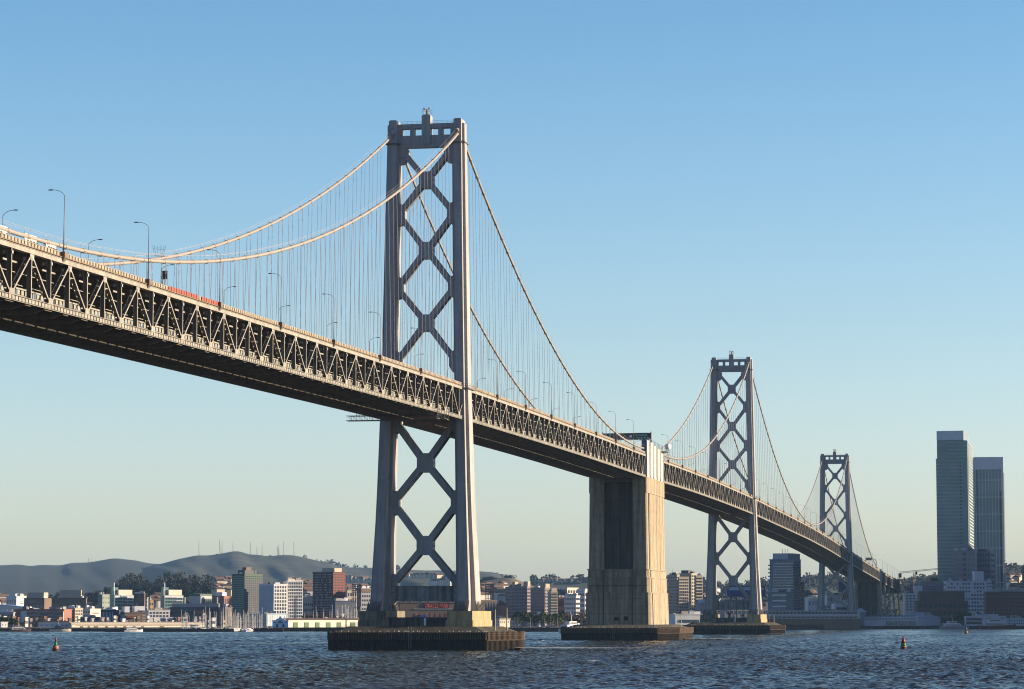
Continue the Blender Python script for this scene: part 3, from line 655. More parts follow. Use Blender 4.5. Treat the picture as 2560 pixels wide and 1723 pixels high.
# ------------------------------------------------------------------ street lamps on the bridge
def make_lamp(name, h, s, label):
    """near-side lamp at origin; arm reaches towards +y*s"""
    r = thing(name, label, 'street lamp', (0, 0, 0), 'street lamps along the upper deck')
    m = MB(); m.tube([(0, 0, 0), (0, 0, h*0.5), (0, 0, h)], 0.115, 8, 0.06); m.build('pole', LAMPM, r, True)
    m = MB(); m.tube([(0, 0, h-0.05), (0, s*0.35, h+0.35), (0, s*0.9, h+0.72), (0, s*1.6, h+0.9), (0, s*2.2, h+0.95)], 0.05, 6); m.build('arm', LAMPM, r, True)
    m = MB(); m.loft([[(-0.16, s*2.1, h+0.9), (0.16, s*2.1, h+0.9), (0.16, s*2.1, h+1.03), (-0.16, s*2.1, h+1.03)], [(-0.2, s*2.6, h+0.86), (0.2, s*2.6, h+0.86), (0.16, s*2.6, h+1.06), (-0.16, s*2.6, h+1.06)], [(-0.12, s*3.0, h+0.9), (0.12, s*3.0, h+0.9), (0.1, s*3.0, h+1.0), (-0.1, s*3.0, h+1.0)]]); m.build('lamp_head', LAMPM, r)
    m = MB(); m.box(-0.75, 0.75, -s*0.5, s*0.45, -1.0, 0.0); m.loft([[(-0.75, -s*0.5, -1.0), (0.75, -s*0.5, -1.0), (0.75, s*0.4, -1.0), (-0.75, s*0.4, -1.0)], [(-0.2, s*0.2, -1.9), (0.2, s*0.2, -1.9), (0.2, s*0.4, -1.9), (-0.2, s*0.4, -1.9)]]); m.build('bracket', DARKST, r)
    return r
near0 = make_lamp('street_lamp', 10.0, 1, 'x'); far0 = make_lamp('street_lamp', 11.0, -1, 'x')
def lamps(proto, xs, y, txt):
    out = []
    for i, x in enumerate(xs):
        o = proto if not proto.get('used') else copy_tree(proto)
        proto['used'] = 1; o.location = (x, y, ZD(x)+1.1); o['label'] = txt(i); out.append(o)
    return out
nearx = [-332.2+45.72*k for k in range(7)]
lamps(near0, [-377.9]+nearx, -HW-0.6, lambda i: 'street lamp on the near parapet, %s from the left before the tallest tower' % ORD[i])
lamps(near0, [45.3+45.72*k for k in range(7)], -HW-0.6, lambda i: 'street lamp on the near parapet, %s past the tallest tower' % ORD[i])
lamps(near0, [418+45.72*k for k in range(8)], -HW-0.6, lambda i: 'small street lamp on the near parapet, %s past the concrete pier' % ORD[i])
lamps(near0, [785+45.72*k for k in range(15)], -HW-0.6, lambda i: 'distant street lamp on the near parapet, %s past the middle distance tower' % ORD[i])
lamps(near0, [1480+45.72*k for k in range(7)], -HW-0.6, lambda i: 'tiny street lamp on the near parapet, %s past the smallest tower' % ORD[i])
lamps(near0, [1842+38*k for k in range(8)], -HW-0.6, lambda i: 'tiny street lamp on the approach, %s beyond the shore pillar' % ORD[i])
lamps(far0, [-301.0+46.7*k for k in range(7)], HW+0.6, lambda i: 'street lamp on the far parapet, %s from the left before the tallest tower' % ORD[i])
lamps(far0, [35.0+46.5*k for k in range(7)], HW+0.6, lambda i: 'street lamp on the far parapet, %s past the tallest tower' % ORD[i])
lamps(far0, [430+46.5*k for k in range(7)], HW+0.6, lambda i: 'small street lamp on the far parapet, %s past the concrete pier' % ORD[i])
lamps(far0, [800+46.5*k for k in range(14)], HW+0.6, lambda i: 'distant street lamp on the far parapet, %s past the middle distance tower' % ORD[i])
for o in (near0, far0):
    if 'used' in o: del o['used']
for o in bpy.data.objects:
    if 'used' in o: del o['used']
# shore anchorage and approach columns
root = thing('shore_anchorage', 'tall shaded concrete pillar and anchor block at the shore end of the bridge', 'bridge pier', (W1+12, 0, 2))
m = MB(); m.box(W1+2, W1+26, -11.5, -8.8, 0, ZD(W1)+1.8); m.box(W1+2, W1+26, 8.8, 11.5, 0, ZD(W1)+1.8); m.build('pillar', CONC, root)
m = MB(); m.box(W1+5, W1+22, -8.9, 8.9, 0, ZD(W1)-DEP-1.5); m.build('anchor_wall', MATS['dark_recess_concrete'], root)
m = MB(); m.box(W1+3, W1+24, -8.85, 8.85, ZD(W1)-0.6, ZD(W1)-0.1); m.box(W1+3, W1+24, -8.85, 8.85, ZD(W1)-9.4, ZD(W1)-8.9); m.build('roadway', DARKST, root)
for i, x in enumerate((1895, 1960, 2030, 2110)):
    r_ = thing('approach_bent', 'steel support frame under the approach, %s beyond the shore pillar' % ORD[i], 'bridge support', (x, 0, 2), 'support frames under the approach')
    for s2 in (-1, 1):
        m = MB(); m.beam((x, s2*12.2, 0), (x, s2*9.8, ZD(x)-DEP-0.5), 1.5, 2.2, (1, 0, 0)); m.build('column', STEEL, r_)
    m = MB(); zt_ = ZD(x)-DEP-1.6
    m.beam((x, -10, zt_), (x, 10, zt_), 1.6, 2.0); m.beam((x, -11.5, 8), (x, 10.3, zt_-2), 0.8, 0.8, (1, 0, 0)); m.beam((x+1, 11.5, 8), (x+1, -10.3, zt_-2), 0.8, 0.8, (1, 0, 0)); m.build('cross_brace', STEEL, r_)
# ------------------------------------------------------------------ water (one sheet, finer where it is seen)
def make_water():
    nc = 900; ang = np.concatenate([np.linspace(-80, -13, 24)[:-1], np.linspace(-13, 13, nc), np.linspace(13, 80, 24)[1:]])*PI/180
    d = [60.0, 120, 200, 260, 300]; 
    while d[-1] < 640: d.append(d[-1]+0.55)
    while d[-1] < 2300: d.append(d[-1]*1.0011+0.02)
    while d[-1] < 40000: d.append(d[-1]*1.25)
    d = np.array(d); A, D = np.meshgrid(ang, d)
    th = YAW+A; X = CX+D*np.cos(th); Y = CY+D*np.sin(th); Z = np.zeros_like(X)
    r2 = np.random.default_rng(3)
    for i in range(80):
        lam = 1.0*(8/1.0)**r2.random(); k = 2*PI/lam; an = YAW+PI+0.35+r2.normal()*0.5; amp = 0.0115*lam**0.8*(0.6+0.8*r2.random())
        ph = r2.random()*2*PI; arg = k*(X*math.cos(an)+Y*math.sin(an))+ph
        fade = np.clip(1.6-D*0.011/lam**0.5*0.12, 0, 1) if lam > 3 else np.clip(1.5-D/900, 0, 1)
        Z += amp*fade*(1-np.abs(np.sin(arg/2))*2)*0.9
    big = 0.95+0.12*np.sin(X*0.021+1)*np.sin(Y*0.017+X*0.006)+0.10*np.sin(X*0.009-Y*0.013)
    Z *= big; Z[(D < 280) | (D > 2320)] = 0.0
    n, mm = X.shape; co = np.stack([X, Y, Z], -1).reshape(-1)
    idx = np.arange(n*mm).reshape(n, mm); q = np.stack([idx[:-1, :-1], idx[:-1, 1:], idx[1:, 1:], idx[1:, :-1]], -1).reshape(-1)
    q = q.reshape(-1, 4)[:, ::-1].reshape(-1)
    me = bpy.data.meshes.new('water'); me.vertices.add(n*mm); me.vertices.foreach_set('co', co)
    nf = (n-1)*(mm-1); me.loops.add(nf*4); me.polygons.add(nf)
    me.polygons.foreach_set('loop_start', np.arange(nf)*4); me.loops.foreach_set('vertex_index', q)
    me.polygons.foreach_set('use_smooth', np.ones(nf, bool)); me.update(calc_edges=True); me.validate()
    m = bpy.data.materials.new('bay_water'); m.use_nodes = True; N = m.node_tree.nodes; Lk = m.node_tree.links; b = N['Principled BSDF']
    b.inputs['IOR'].default_value = 1.33; b.inputs['Specular IOR Level'].default_value = 0.33; b.inputs['Roughness'].default_value = 0.16
    tc = N.new('ShaderNodeTexCoord')
    def noise(sc, rot, det=4, sx=1.0, sy=1.0):
        mp = N.new('ShaderNodeMapping'); mp.inputs['Rotation'].default_value = (0, 0, rot); mp.inputs['Scale'].default_value = (sx, sy, 1)
        nz = N.new('ShaderNodeTexNoise'); nz.inputs['Scale'].default_value = sc; nz.inputs['Detail'].default_value = det
        Lk.new(tc.outputs['Object'], mp.inputs[0]); Lk.new(mp.outputs[0], nz.inputs['Vector']); return nz.outputs['Fac']
    # colour: green brown, patchy
    rp = N.new('ShaderNodeValToRGB'); rp.color_ramp.elements[0].position = 0.35; rp.color_ramp.elements[1].position = 0.65
    rp.color_ramp.elements[0].color = (0.030, 0.026, 0.016, 1); rp.color_ramp.elements[1].color = (0.026, 0.030, 0.026, 1)
    Lk.new(noise(0.012, YAW, 3, 0.5, 1.6), rp.inputs[0])
    # whitecaps and wakes: rare pale flecks
    fo = N.new('ShaderNodeValToRGB'); fo.color_ramp.elements[0].position = 0.70; fo.color_ramp.elements[1].position = 0.73
    fo.color_ramp.elements[0].color = (0, 0, 0, 1); fo.color_ramp.elements[1].color = (1, 1, 1, 1)
    Lk.new(noise(0.16, YAW, 5, 0.25, 1.0), fo.inputs[0])
    mx = N.new('ShaderNodeMix'); mx.data_type = 'RGBA'; Lk.new(fo.outputs[0], mx.inputs[0]); Lk.new(rp.outputs[0], mx.inputs[6]); mx.inputs[7].default_value = (0.55, 0.56, 0.56, 1)
    Lk.new(mx.outputs[2], b.inputs['Base Color'])
    rr = N.new('ShaderNodeMapRange'); rr.inputs[1].default_value = 0.35; rr.inputs[2].default_value = 0.65; rr.inputs[3].default_value = 0.10; rr.inputs[4].default_value = 0.26
    Lk.new(noise(0.02, YAW, 4, 0.35, 2.0), rr.inputs[0]); Lk.new(rr.outputs[0], b.inputs['Roughness'])
    ad = N.new('ShaderNodeMath'); ad.operation = 'ADD'
    m2 = N.new('ShaderNodeMath'); m2.operation = 'MULTIPLY'; m2.inputs[1].default_value = 2.4
    Lk.new(noise(0.10, R(20), 3), m2.inputs[0]); Lk.new(m2.outputs[0], ad.inputs[0]); Lk.new(noise(0.55, R(-15), 6), ad.inputs[1])
    bp = N.new('ShaderNodeBump'); bp.inputs['Distance'].default_value = 0.75
    bs = N.new('ShaderNodeMapRange'); bs.inputs[1].default_value = 0.40; bs.inputs[2].default_value = 0.56; bs.inputs[3].default_value = 0.28; bs.inputs[4].default_value = 1.0
    Lk.new(noise(0.02, -YAW, 5, 1.1, 0.16), bs.inputs[0]); Lk.new(bs.outputs[0], bp.inputs['Strength'])
    Lk.new(ad.outputs[0], bp.inputs['Height']); Lk.new(bp.outputs[0], b.inputs['Normal'])
    me.materials.append(m); o = bpy.data.objects.new('water', me); COL.objects.link(o); tag(o, kind='structure')
make_water()
FOAM = mat('foam_white', (0.85, 0.87, 0.88), 0.8, 0.1, 0.5)
def foam(xc, yc, L_, W_, seed):
    rg = random.Random(seed); mb = MB()
    for k in range(int(L_*6)):
        t = rg.uniform(-1, 1); y = yc+t*L_/2; x = xc+rg.gauss(0, 1)*W_*0.25*(1-abs(t))**0.5; ln = rg.uniform(0.6, 2.6); wd = rg.uniform(0.5, 2.2)
        mb.raw([(x-wd, y, 0.34), (x, y-ln, 0.36), (x+wd, y, 0.34), (x, y+ln, 0.36)], [(0, 1, 2, 3)])
    tag(mb.build('foam', FOAM), kind='stuff')
foam(-8, -42, 26, 8, 1); foam(-4, -46, 36, 6, 2); foam(-12, 40, 26, 7, 3); foam(345, 36, 24, 14, 4); foam(372, -36, 22, 14, 5); foam(-20, 36, 16, 8, 6); foam(700, -40, 30, 20, 7)
# ------------------------------------------------------------------ land and hills
ASPH = mat('city_ground', (0.07, 0.068, 0.06), 0.95, 0.3, 0.02)
shore = [(-900, 1860), (-200, 1862), (600, 1865), (820, 1850), (1180, 1850), (1500, 1830), (1650, 1900), (1900, 2120), (2000, 2230), (2140, 2280), (2360, 2240), (2620, 2260), (3300, 2260)]
def gp(px, D, z): 
    q = P(px, 1500, D); q[2] = z; return q
m = MB(); near = [gp(px, D+8, 2.4) for px, D in shore]; low = [gp(px, D, -1.5) for px, D in shore]; far = [gp(px, 30000, 2.4) for px, D in shore]
k = len(shore); m.v = [tuple(q) for q in low+near+far]
for i in range(k-1): m.f += [(i, i+1, k+i+1, k+i), (k+i, k+i+1, 2*k+i+1, 2*k+i)]
tag(m.build('ground', ASPH), kind='structure')
def hill(pts, D, front, back, m, seed, rough=0.06, nm='hills', rows=26, zb=-6.0, step=5.0, bump=0):
    pts = sorted(pts); px = np.arange(pts[0][0], pts[-1][0]+1, step); py = np.interp(px, [p[0] for p in pts], [p[1] for p in pts])
    ker = np.ones(5)/5; py = np.convolve(np.pad(py, 2, mode='edge'), ker, 'valid')
    rg = np.random.default_rng(seed); nn = len(px)
    tt = np.concatenate([-np.linspace(1, 0, rows)**1.0, np.linspace(0, 1, 9)[1:]])
    ph = rg.random((6, 3))*6.28; vs = []
    for t in tt:
        Dd = D+(t*front if t < 0 else t*back)
        for i in range(nn):
            top = P(px[i], py[i], D)[2]
            s = (1-abs(t)); hgt = zb+(top-zb)*(s**0.85 if t < 0 else s)
            w_ = sum(math.sin(px[i]*(0.012*(j+1)**1.25)+ph[j, 0]+t*(3+3*j)+ph[j, 1])/(j+1.3) for j in range(6))
            hgt += (top-zb)*rough*w_*(math.sin(PI*min(1, s))**0.7 if t < 0 else 0)
            q = P(px[i], 1500, Dd); vs.append((q[0], q[1], hgt))
    fs = []
    for r in range(len(tt)-1):
        for i in range(nn-1): fs.append((r*nn+i, r*nn+i+1, (r+1)*nn+i+1, (r+1)*nn+i))
    mb = MB(); mb.v = vs; mb.f = fs; o = mb.build(nm, m, None, True); tag(o, kind='structure'); return o
HB = mat('grassy_scrub_hill', (0.010, 0.016, 0.012), 0.95, 0.2, 0.0055, col2=(0.075, 0.070, 0.036))
HB2 = mat('dark_far_hill', (0.016, 0.022, 0.018), 0.95, 0.2, 0.005, col2=(0.028, 0.032, 0.026))
HBR = mat('dry_brown_hill', (0.17, 0.115, 0.06), 0.95, 0.2, 0.01, col2=(0.10, 0.085, 0.045))
HGR = mat('wooded_hill', (0.025, 0.035, 0.02), 0.95, 0.2, 0.01, col2=(0.05, 0.06, 0.035))
R1 = [(-120,1416),(0,1413.7),(46,1411),(73,1415.6),(103,1412.3),(151,1413.9),(178,1407),(220,1406.6),(283,1395.5),(337,1401),(373,1409),(400,1410),(440,1412),(520,1425),(640,1450)]
R2 = [(200,1475),(300,1440),(380,1414),(400,1410.3),(444.6,1398),(493.7,1388),(516,1389.5),(556,1383.5),(585,1377.5),(605,1380),(623,1387.3),(639,1386.4),(668,1391),(708,1387.3),(735,1388.6),(768,1395.8),(802,1404.7),(828,1408),(853,1418),(900,1419.3),(950,1420),(1029,1424.8),(1059,1426.5),(1107,1426),(1199,1428.5),(1236,1431),(1273,1443.5),(1310,1458),(1380,1475)]
R2b = [(760,1476),(880,1462),(960,1450),(1010,1444.5),(1065,1442),(1100,1447),(1130,1455),(1200,1466),(1290,1462),(1340,1452),(1420,1456),(1480,1452),(1560,1452),(1700,1452),(1760,1455),(1800,1458)]
R3 = [(1150,1468),(1206,1452),(1261,1444),(1283,1444.5),(1313,1458),(1338,1467),(1400,1478),(1460,1500)]
R4 = [(1640,1470),(1758,1458),(1794,1462),(1812,1465),(1866,1462),(1879,1455),(1924,1452),(1990,1444),(2026,1440),(2075,1438),(2122,1444),(2180,1448),(2232,1449),(2271,1446),(2323,1440),(2350,1441),(2440,1436),(2490,1425),(2526,1411),(2560,1414),(2700,1412)]
R0 = [(-150,1506),(0,1506),(80,1500),(160,1494),(240,1490),(290,1484),(380,1470),(480,1462),(560,1468),(640,1478),(740,1476),(860,1474),(960,1486),(1060,1490),(1200,1488),(1330,1486),(1420,1490),(1500,1500),(1640,1498),(1800,1496),(2000,1492),(2200,1486),(2400,1484),(2700,1480)]
hill(R1, 9200, 3500, 3000, HB2, 1, 0.012)
hill(R2, 8600, 2500, 2500, HB, 2, 0.03, rows=34)
hill(R2b, 6200, 1200, 900, HB, 3, 0.04)
hill(R3, 4900, 700, 700, HBR, 4, 0.05)
hill(R4, 5400, 900, 900, HGR, 5, 0.04)
hill(R0, 3900, 900, 700, HGR, 6, 0.03)
# ------------------------------------------------------------------ haze
# (built once the heights inside are known: hills reach about 305 m)
hb = MB(); c0 = gp(2900, 200, 0); 
def hz(px, D): q = P(px, 1500, D); return (q[0], q[1])
hq = [(-1100.0, -900.0), (-1100.0, 900.0), hz(-900, 16500), hz(3400, 16500)]; hq = hq[::-1]
hb.loft([[(x, y, -8.0) for x, y in hq], [(x, y, 345.0) for x, y in hq]])
hm = bpy.data.materials.new('haze_air'); hm.use_nodes = True; hn = hm.node_tree.nodes; hn.remove(hn['Principled BSDF'])
pv = hn.new('ShaderNodeVolumePrincipled'); pv.inputs['Color'].default_value = (0.36, 0.64, 1.0, 1); pv.inputs['Density'].default_value = 0.000024; pv.inputs['Anisotropy'].default_value = 0.0
hm.node_tree.links.new(pv.outputs[0], hn['Material Output'].inputs['Volume'])
tag(hb.build('haze', hm), kind='stuff')
# ------------------------------------------------------------------ trees
LEAF = mat('dark_eucalyptus_leaves', (0.028, 0.030, 0.020), 0.9, 0.3, 0.5, col2=(0.050, 0.042, 0.028))
LEAFG = mat('green_street_leaves', (0.035, 0.055, 0.02), 0.9, 0.3, 0.5, col2=(0.07, 0.085, 0.03))
LEAFR = mat('reddish_leaves', (0.09, 0.04, 0.03), 0.9, 0.3, 0.5, col2=(0.06, 0.05, 0.03))
BARK = mat('tree_bark', (0.09, 0.07, 0.055), 0.95, 0.3, 1.0)
def tree_proto(h, wd, leaf, seed, shape='round', nq=420, q=0.045):
    rg = random.Random(seed); r = thing('tree', 'x', 'tree', (0, 0, 0))
    t = MB(); t.tube([(0, 0, -0.5), (0.02*h, 0.01*h, h*0.3), (0, -0.01*h, h*0.62)], 0.028*h, 7, 0.012*h)
    for k in range(5):
        a = rg.random()*6.28; z = h*(0.3+0.09*k); t.tube([(0, 0, z), (math.cos(a)*wd*0.3, math.sin(a)*wd*0.3, z+h*0.2)], 0.012*h, 5, 0.004*h)
    t.build('trunk', BARK, r)
    m = MB(); blobs = []
    for k in range(11):
        a = rg.random()*6.28; rr = (rg.random()**0.6)*wd*0.34; z = h*(0.42+0.5*rg.random())
        if shape == 'tall': z = h*(0.3+0.62*rg.random()); rr *= 0.8
        if shape == 'flat': z = h*(0.72+0.2*rg.random()); rr *= 1.3
        blobs.append((rr*math.cos(a), rr*math.sin(a), z, wd*(0.13+0.12*rg.random())))
    for k in range(nq):
        bx_, by_, bz_, br_ = blobs[rg.randrange(len(blobs))]
        u = [rg.gauss(0, 1) for _ in range(3)]; l_ = math.sqrt(sum(c*c for c in u)); rr = br_*(0.55+0.5*rg.random())
        c = np.array([bx_+u[0]/l_*rr, by_+u[1]/l_*rr, bz_+u[2]/l_*rr*(0.75 if shape != 'tall' else 1.2)])
        a1 = np.array([rg.gauss(0, 1) for _ in range(3)]); a1 /= np.linalg.norm(a1); a2 = np.cross(a1, [rg.gauss(0, 1) for _ in range(3)]); a2 /= np.linalg.norm(a2)
        s_ = h*q*(0.6+0.8*rg.random()); m.raw([c-a1*s_, c-a2*s_*0.6, c+a1*s_, c+a2*s_*0.6], [(0, 1, 2, 3)])
    m.build('crown', leaf, r); return r
def place(proto, px, D, z, sc, label, group, rot=None):
    if not proto.get('used'): o = proto; proto['used'] = 1
    else: o = copy_tree(proto)
    q = gp(px, D, z); o.location = q; o.scale = (sc,)*3; o.rotation_euler = (0, 0, rot if rot is not None else random.random()*6.28)
    o['label'] = label
    if group: o['group'] = group
    return o
protos = [tree_proto(12, 12, LEAF, 11, nq=800), tree_proto(12, 9, LEAF, 12, 'tall', nq=800), tree_proto(12, 12, LEAF, 13, 'flat')]
# eucalyptus grove on the rise at the left
grove = [(289,1462),(300,1452),(316,1446),(330,1443),(345,1447),(360,1444),(375,1449),(390,1452),(405,1447),(424,1441),(440,1445),(452,1440),(470,1437),(485,1447),(500,1442),(516,1446),(534,1452),(552,1456),(566,1462),(598,1458),(310,1462),(338,1460),(368,1462),(398,1464),(430,1460),(462,1458),(494,1460),(526,1464),(556,1468),(612,1462),(296,1470),(322,1468),(352,1468),(384,1470),(414,1468),(446,1468),(478,1468),(510,1470),(541,1472),(306,1478),(334,1476),(362,1476),(400,1478),(430,1476),(462,1476),(494,1477),(525,1479),(550,1480),(570,1474)]
for i, (px, ty) in enumerate(grove):
    D = 3800-(i % 5)*35 if i < 20 else 3600; zt_ = P(px, ty, D)[2]; h = 36 if i < 20 else 28
    place(protos[i % 2], px, D, zt_-h*0.96, h/12*1.0, 'tall dark eucalyptus in the grove rising left of the green tower', 'dark eucalyptus trees in the grove')
for i, (px, ty) in enumerate([(185,1484),(200,1488),(231,1478),(237,1484),(120,1490),(140,1487),(95,1492),(262,1475),(267,1478)]):
    D = 3400; zt_ = P(px, ty, D)[2]; place(protos[i % 2], px, D, zt_-19, 20/12, 'rounded dark tree behind the dark brown offices at the left', 'dark trees behind the left offices')
for i, (px, ty, h, pr) in enumerate([(1267,1437.5,17,2),(1277,1439,17,2),(1212,1440,16,0),(1222,1438,18,0),(1232,1441,16,0),(1243,1444,15,0),(1250,1447,14,0),(1205,1446,14,0),(1290,1457,14,0),(1300,1460,13,0),(1262,1455,13,0)]):
    D = 4900 if i < 8 else 4700; zt_ = P(px, ty, D)[2]; h *= 1.15
    place(protos[pr], px, D, zt_-h*0.97, h/12, ['left','right'][i]+' umbrella shaped tree of the pair standing on top of the dry brown hill' if i < 2 else 'dark tree in the clump on the side of the brown hill', 'trees on the brown hill' if i >= 2 else None)
# far wooded ridge lines: nobody could count these
def forest(pts, D, dd, n, hmin, hmax, m, down=0.0):
    rg = random.Random(5); mb = MB(); pts = sorted(pts); a, b = pts[0][0], pts[-1][0]
    for k in range(n):
        px = a+(b-a)*rg.random(); py = float(np.interp(px, [p[0] for p in pts], [p[1] for p in pts])); s = rg.random()*down
        h = hmin+(hmax-hmin)*rg.random()**2; base = P(px, py, D)+0; Dn = D-s*dd; q = gp(px, Dn, base[2]*(1-s)**0.85)
        for j in range(16):
            u = np.array([rg.gauss(0, 1) for _ in range(3)]); u /= np.linalg.norm(u)
            c = q+np.array([u[0]*h*0.4, u[1]*h*0.4, h*0.5+u[2]*h*0.45])
            a1 = np.array([rg.gauss(0, 1) for _ in range(3)]); a1 /= np.linalg.norm(a1); a2 = np.cross(a1, u+0.01); a2 /= np.linalg.norm(a2); s_ = h*0.2
            mb.raw([c-a1*s_, c-a2*s_, c+a1*s_, c+a2*s_], [(0, 1, 2, 3)])
    o = mb.build('forest', m); tag(o, kind='stuff'); return o
forest([(x, y+1) for x, y in R4 if x > 1640], 5400, 800, 2600, 4, 12, LEAF, 0.8)
forest([(1330,1454),(1420,1458),(1480,1454),(1640,1454),(1760,1457)], 6200, 400, 420, 7, 22, LEAF, 0.3)
forest([(760,1397),(830,1410),(860,1420),(920,1421),(1000,1424)], 8600, 300, 90, 7, 17, LEAF, 0.1)
forest([(x, y+3) for x, y in R2 if 440 < x < 1300], 8600, 1500, 420, 5, 11, LEAF, 0.75)
forest([(x, y+2) for x, y in R0], 3900, 700, 1400, 5, 12, LEAF, 0.9)
# ------------------------------------------------------------------ radio masts on the ridge
def mast(px, ytop, ybase, D, thick, label):
    a = P(px, ybase+2, D); b = P(px, ytop, D); r = thing('radio_mast', label, 'radio mast', a, 'radio masts on the ridge')
    h = b[2]-a[2]; m = MB(); wd = thick; lt = []
    for s1, s2 in ((-1,-1),(1,-1),(0,1)): m.tube([(a[0]+s1*wd, a[1]+s2*wd, a[2]), (a[0]+s1*wd*0.3, a[1]+s2*wd*0.3, a[2]+h*0.7), (a[0], a[1], a[2]+h)], 0.5*thick/2.2, 4, 0.25)
    for k in range(8):
        z = a[2]+h*0.7*k/8; f = 1-0.7*k/8; m.beam((a[0]-wd*f, a[1]-wd*f, z), (a[0]+wd*f, a[1]-wd*f, z+h*0.07), 0.4, 0.4)
    m.build('lattice', mat('mast_steel', (0.22, 0.19, 0.18), 0.7), r)
MS = [(221,1395,1408,9200),(228,1396,1408,9200),(497,1348,1388,8600),(549,1346,1384,8600),(555,1352,1383,8600),(582,1353,1377,8600),(626,1354,1387,8600),(642,1366,1387,8600),(655,1355,1390,8600),(694,1366,1388,8600),(697,1360,1388,8600),(708.5,1352,1387,8600),(734,1352,1388,8600)]
for i, (px, a, b, D) in enumerate(MS): mast(px, a, b, D, 1.3 if i % 3 else 1.9, 'thin lattice radio mast, %s from the left along the hill ridge' % ORD[i])
# ------------------------------------------------------------------ buildings
def col(name, c, **k): return mat(name, c, k.pop('rough', 0.8), k.pop('var', 0.12), k.pop('scale', 0.06), **k)
WHITE = col('white_stucco', (0.64, 0.63, 0.61)); CREAM = col('cream_shed_wall', (0.66, 0.58, 0.46)); BLUEW = col('pale_blue_grey_cladding', (0.42, 0.50, 0.54))
BROWN = col('dark_brown_cladding', (0.16, 0.11, 0.08)); BRICK = col('brown_brick', (0.27, 0.125, 0.085)); REDB = col('brick_red_cladding', (0.17, 0.050, 0.034)); REDD = col('dark_plum_cladding', (0.075, 0.040, 0.042))
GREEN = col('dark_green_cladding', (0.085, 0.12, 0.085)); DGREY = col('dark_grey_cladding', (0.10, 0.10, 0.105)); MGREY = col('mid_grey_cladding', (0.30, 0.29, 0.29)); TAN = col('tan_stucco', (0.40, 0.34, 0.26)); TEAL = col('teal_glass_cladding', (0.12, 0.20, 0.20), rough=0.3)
ORANGE = col('orange_stucco', (0.50, 0.31, 0.15)); PINK = col('pinkish_grey_stucco', (0.26, 0.22, 0.22)); GLT = col('tower_green_glass', (0.15, 0.225, 0.19), rough=0.25, var=0.3, scale=0.03); GREYC = col('grey_concrete_panel', (0.42, 0.42, 0.43)); ROOFD = col('dark_roof', (0.06, 0.05, 0.045)); ROOFB = col('brown_roof', (0.16, 0.10, 0.07)); GDOOR = col('green_roller_door', (0.12, 0.17, 0.09)); NAVY = col('navy_cladding', (0.06, 0.07, 0.11))
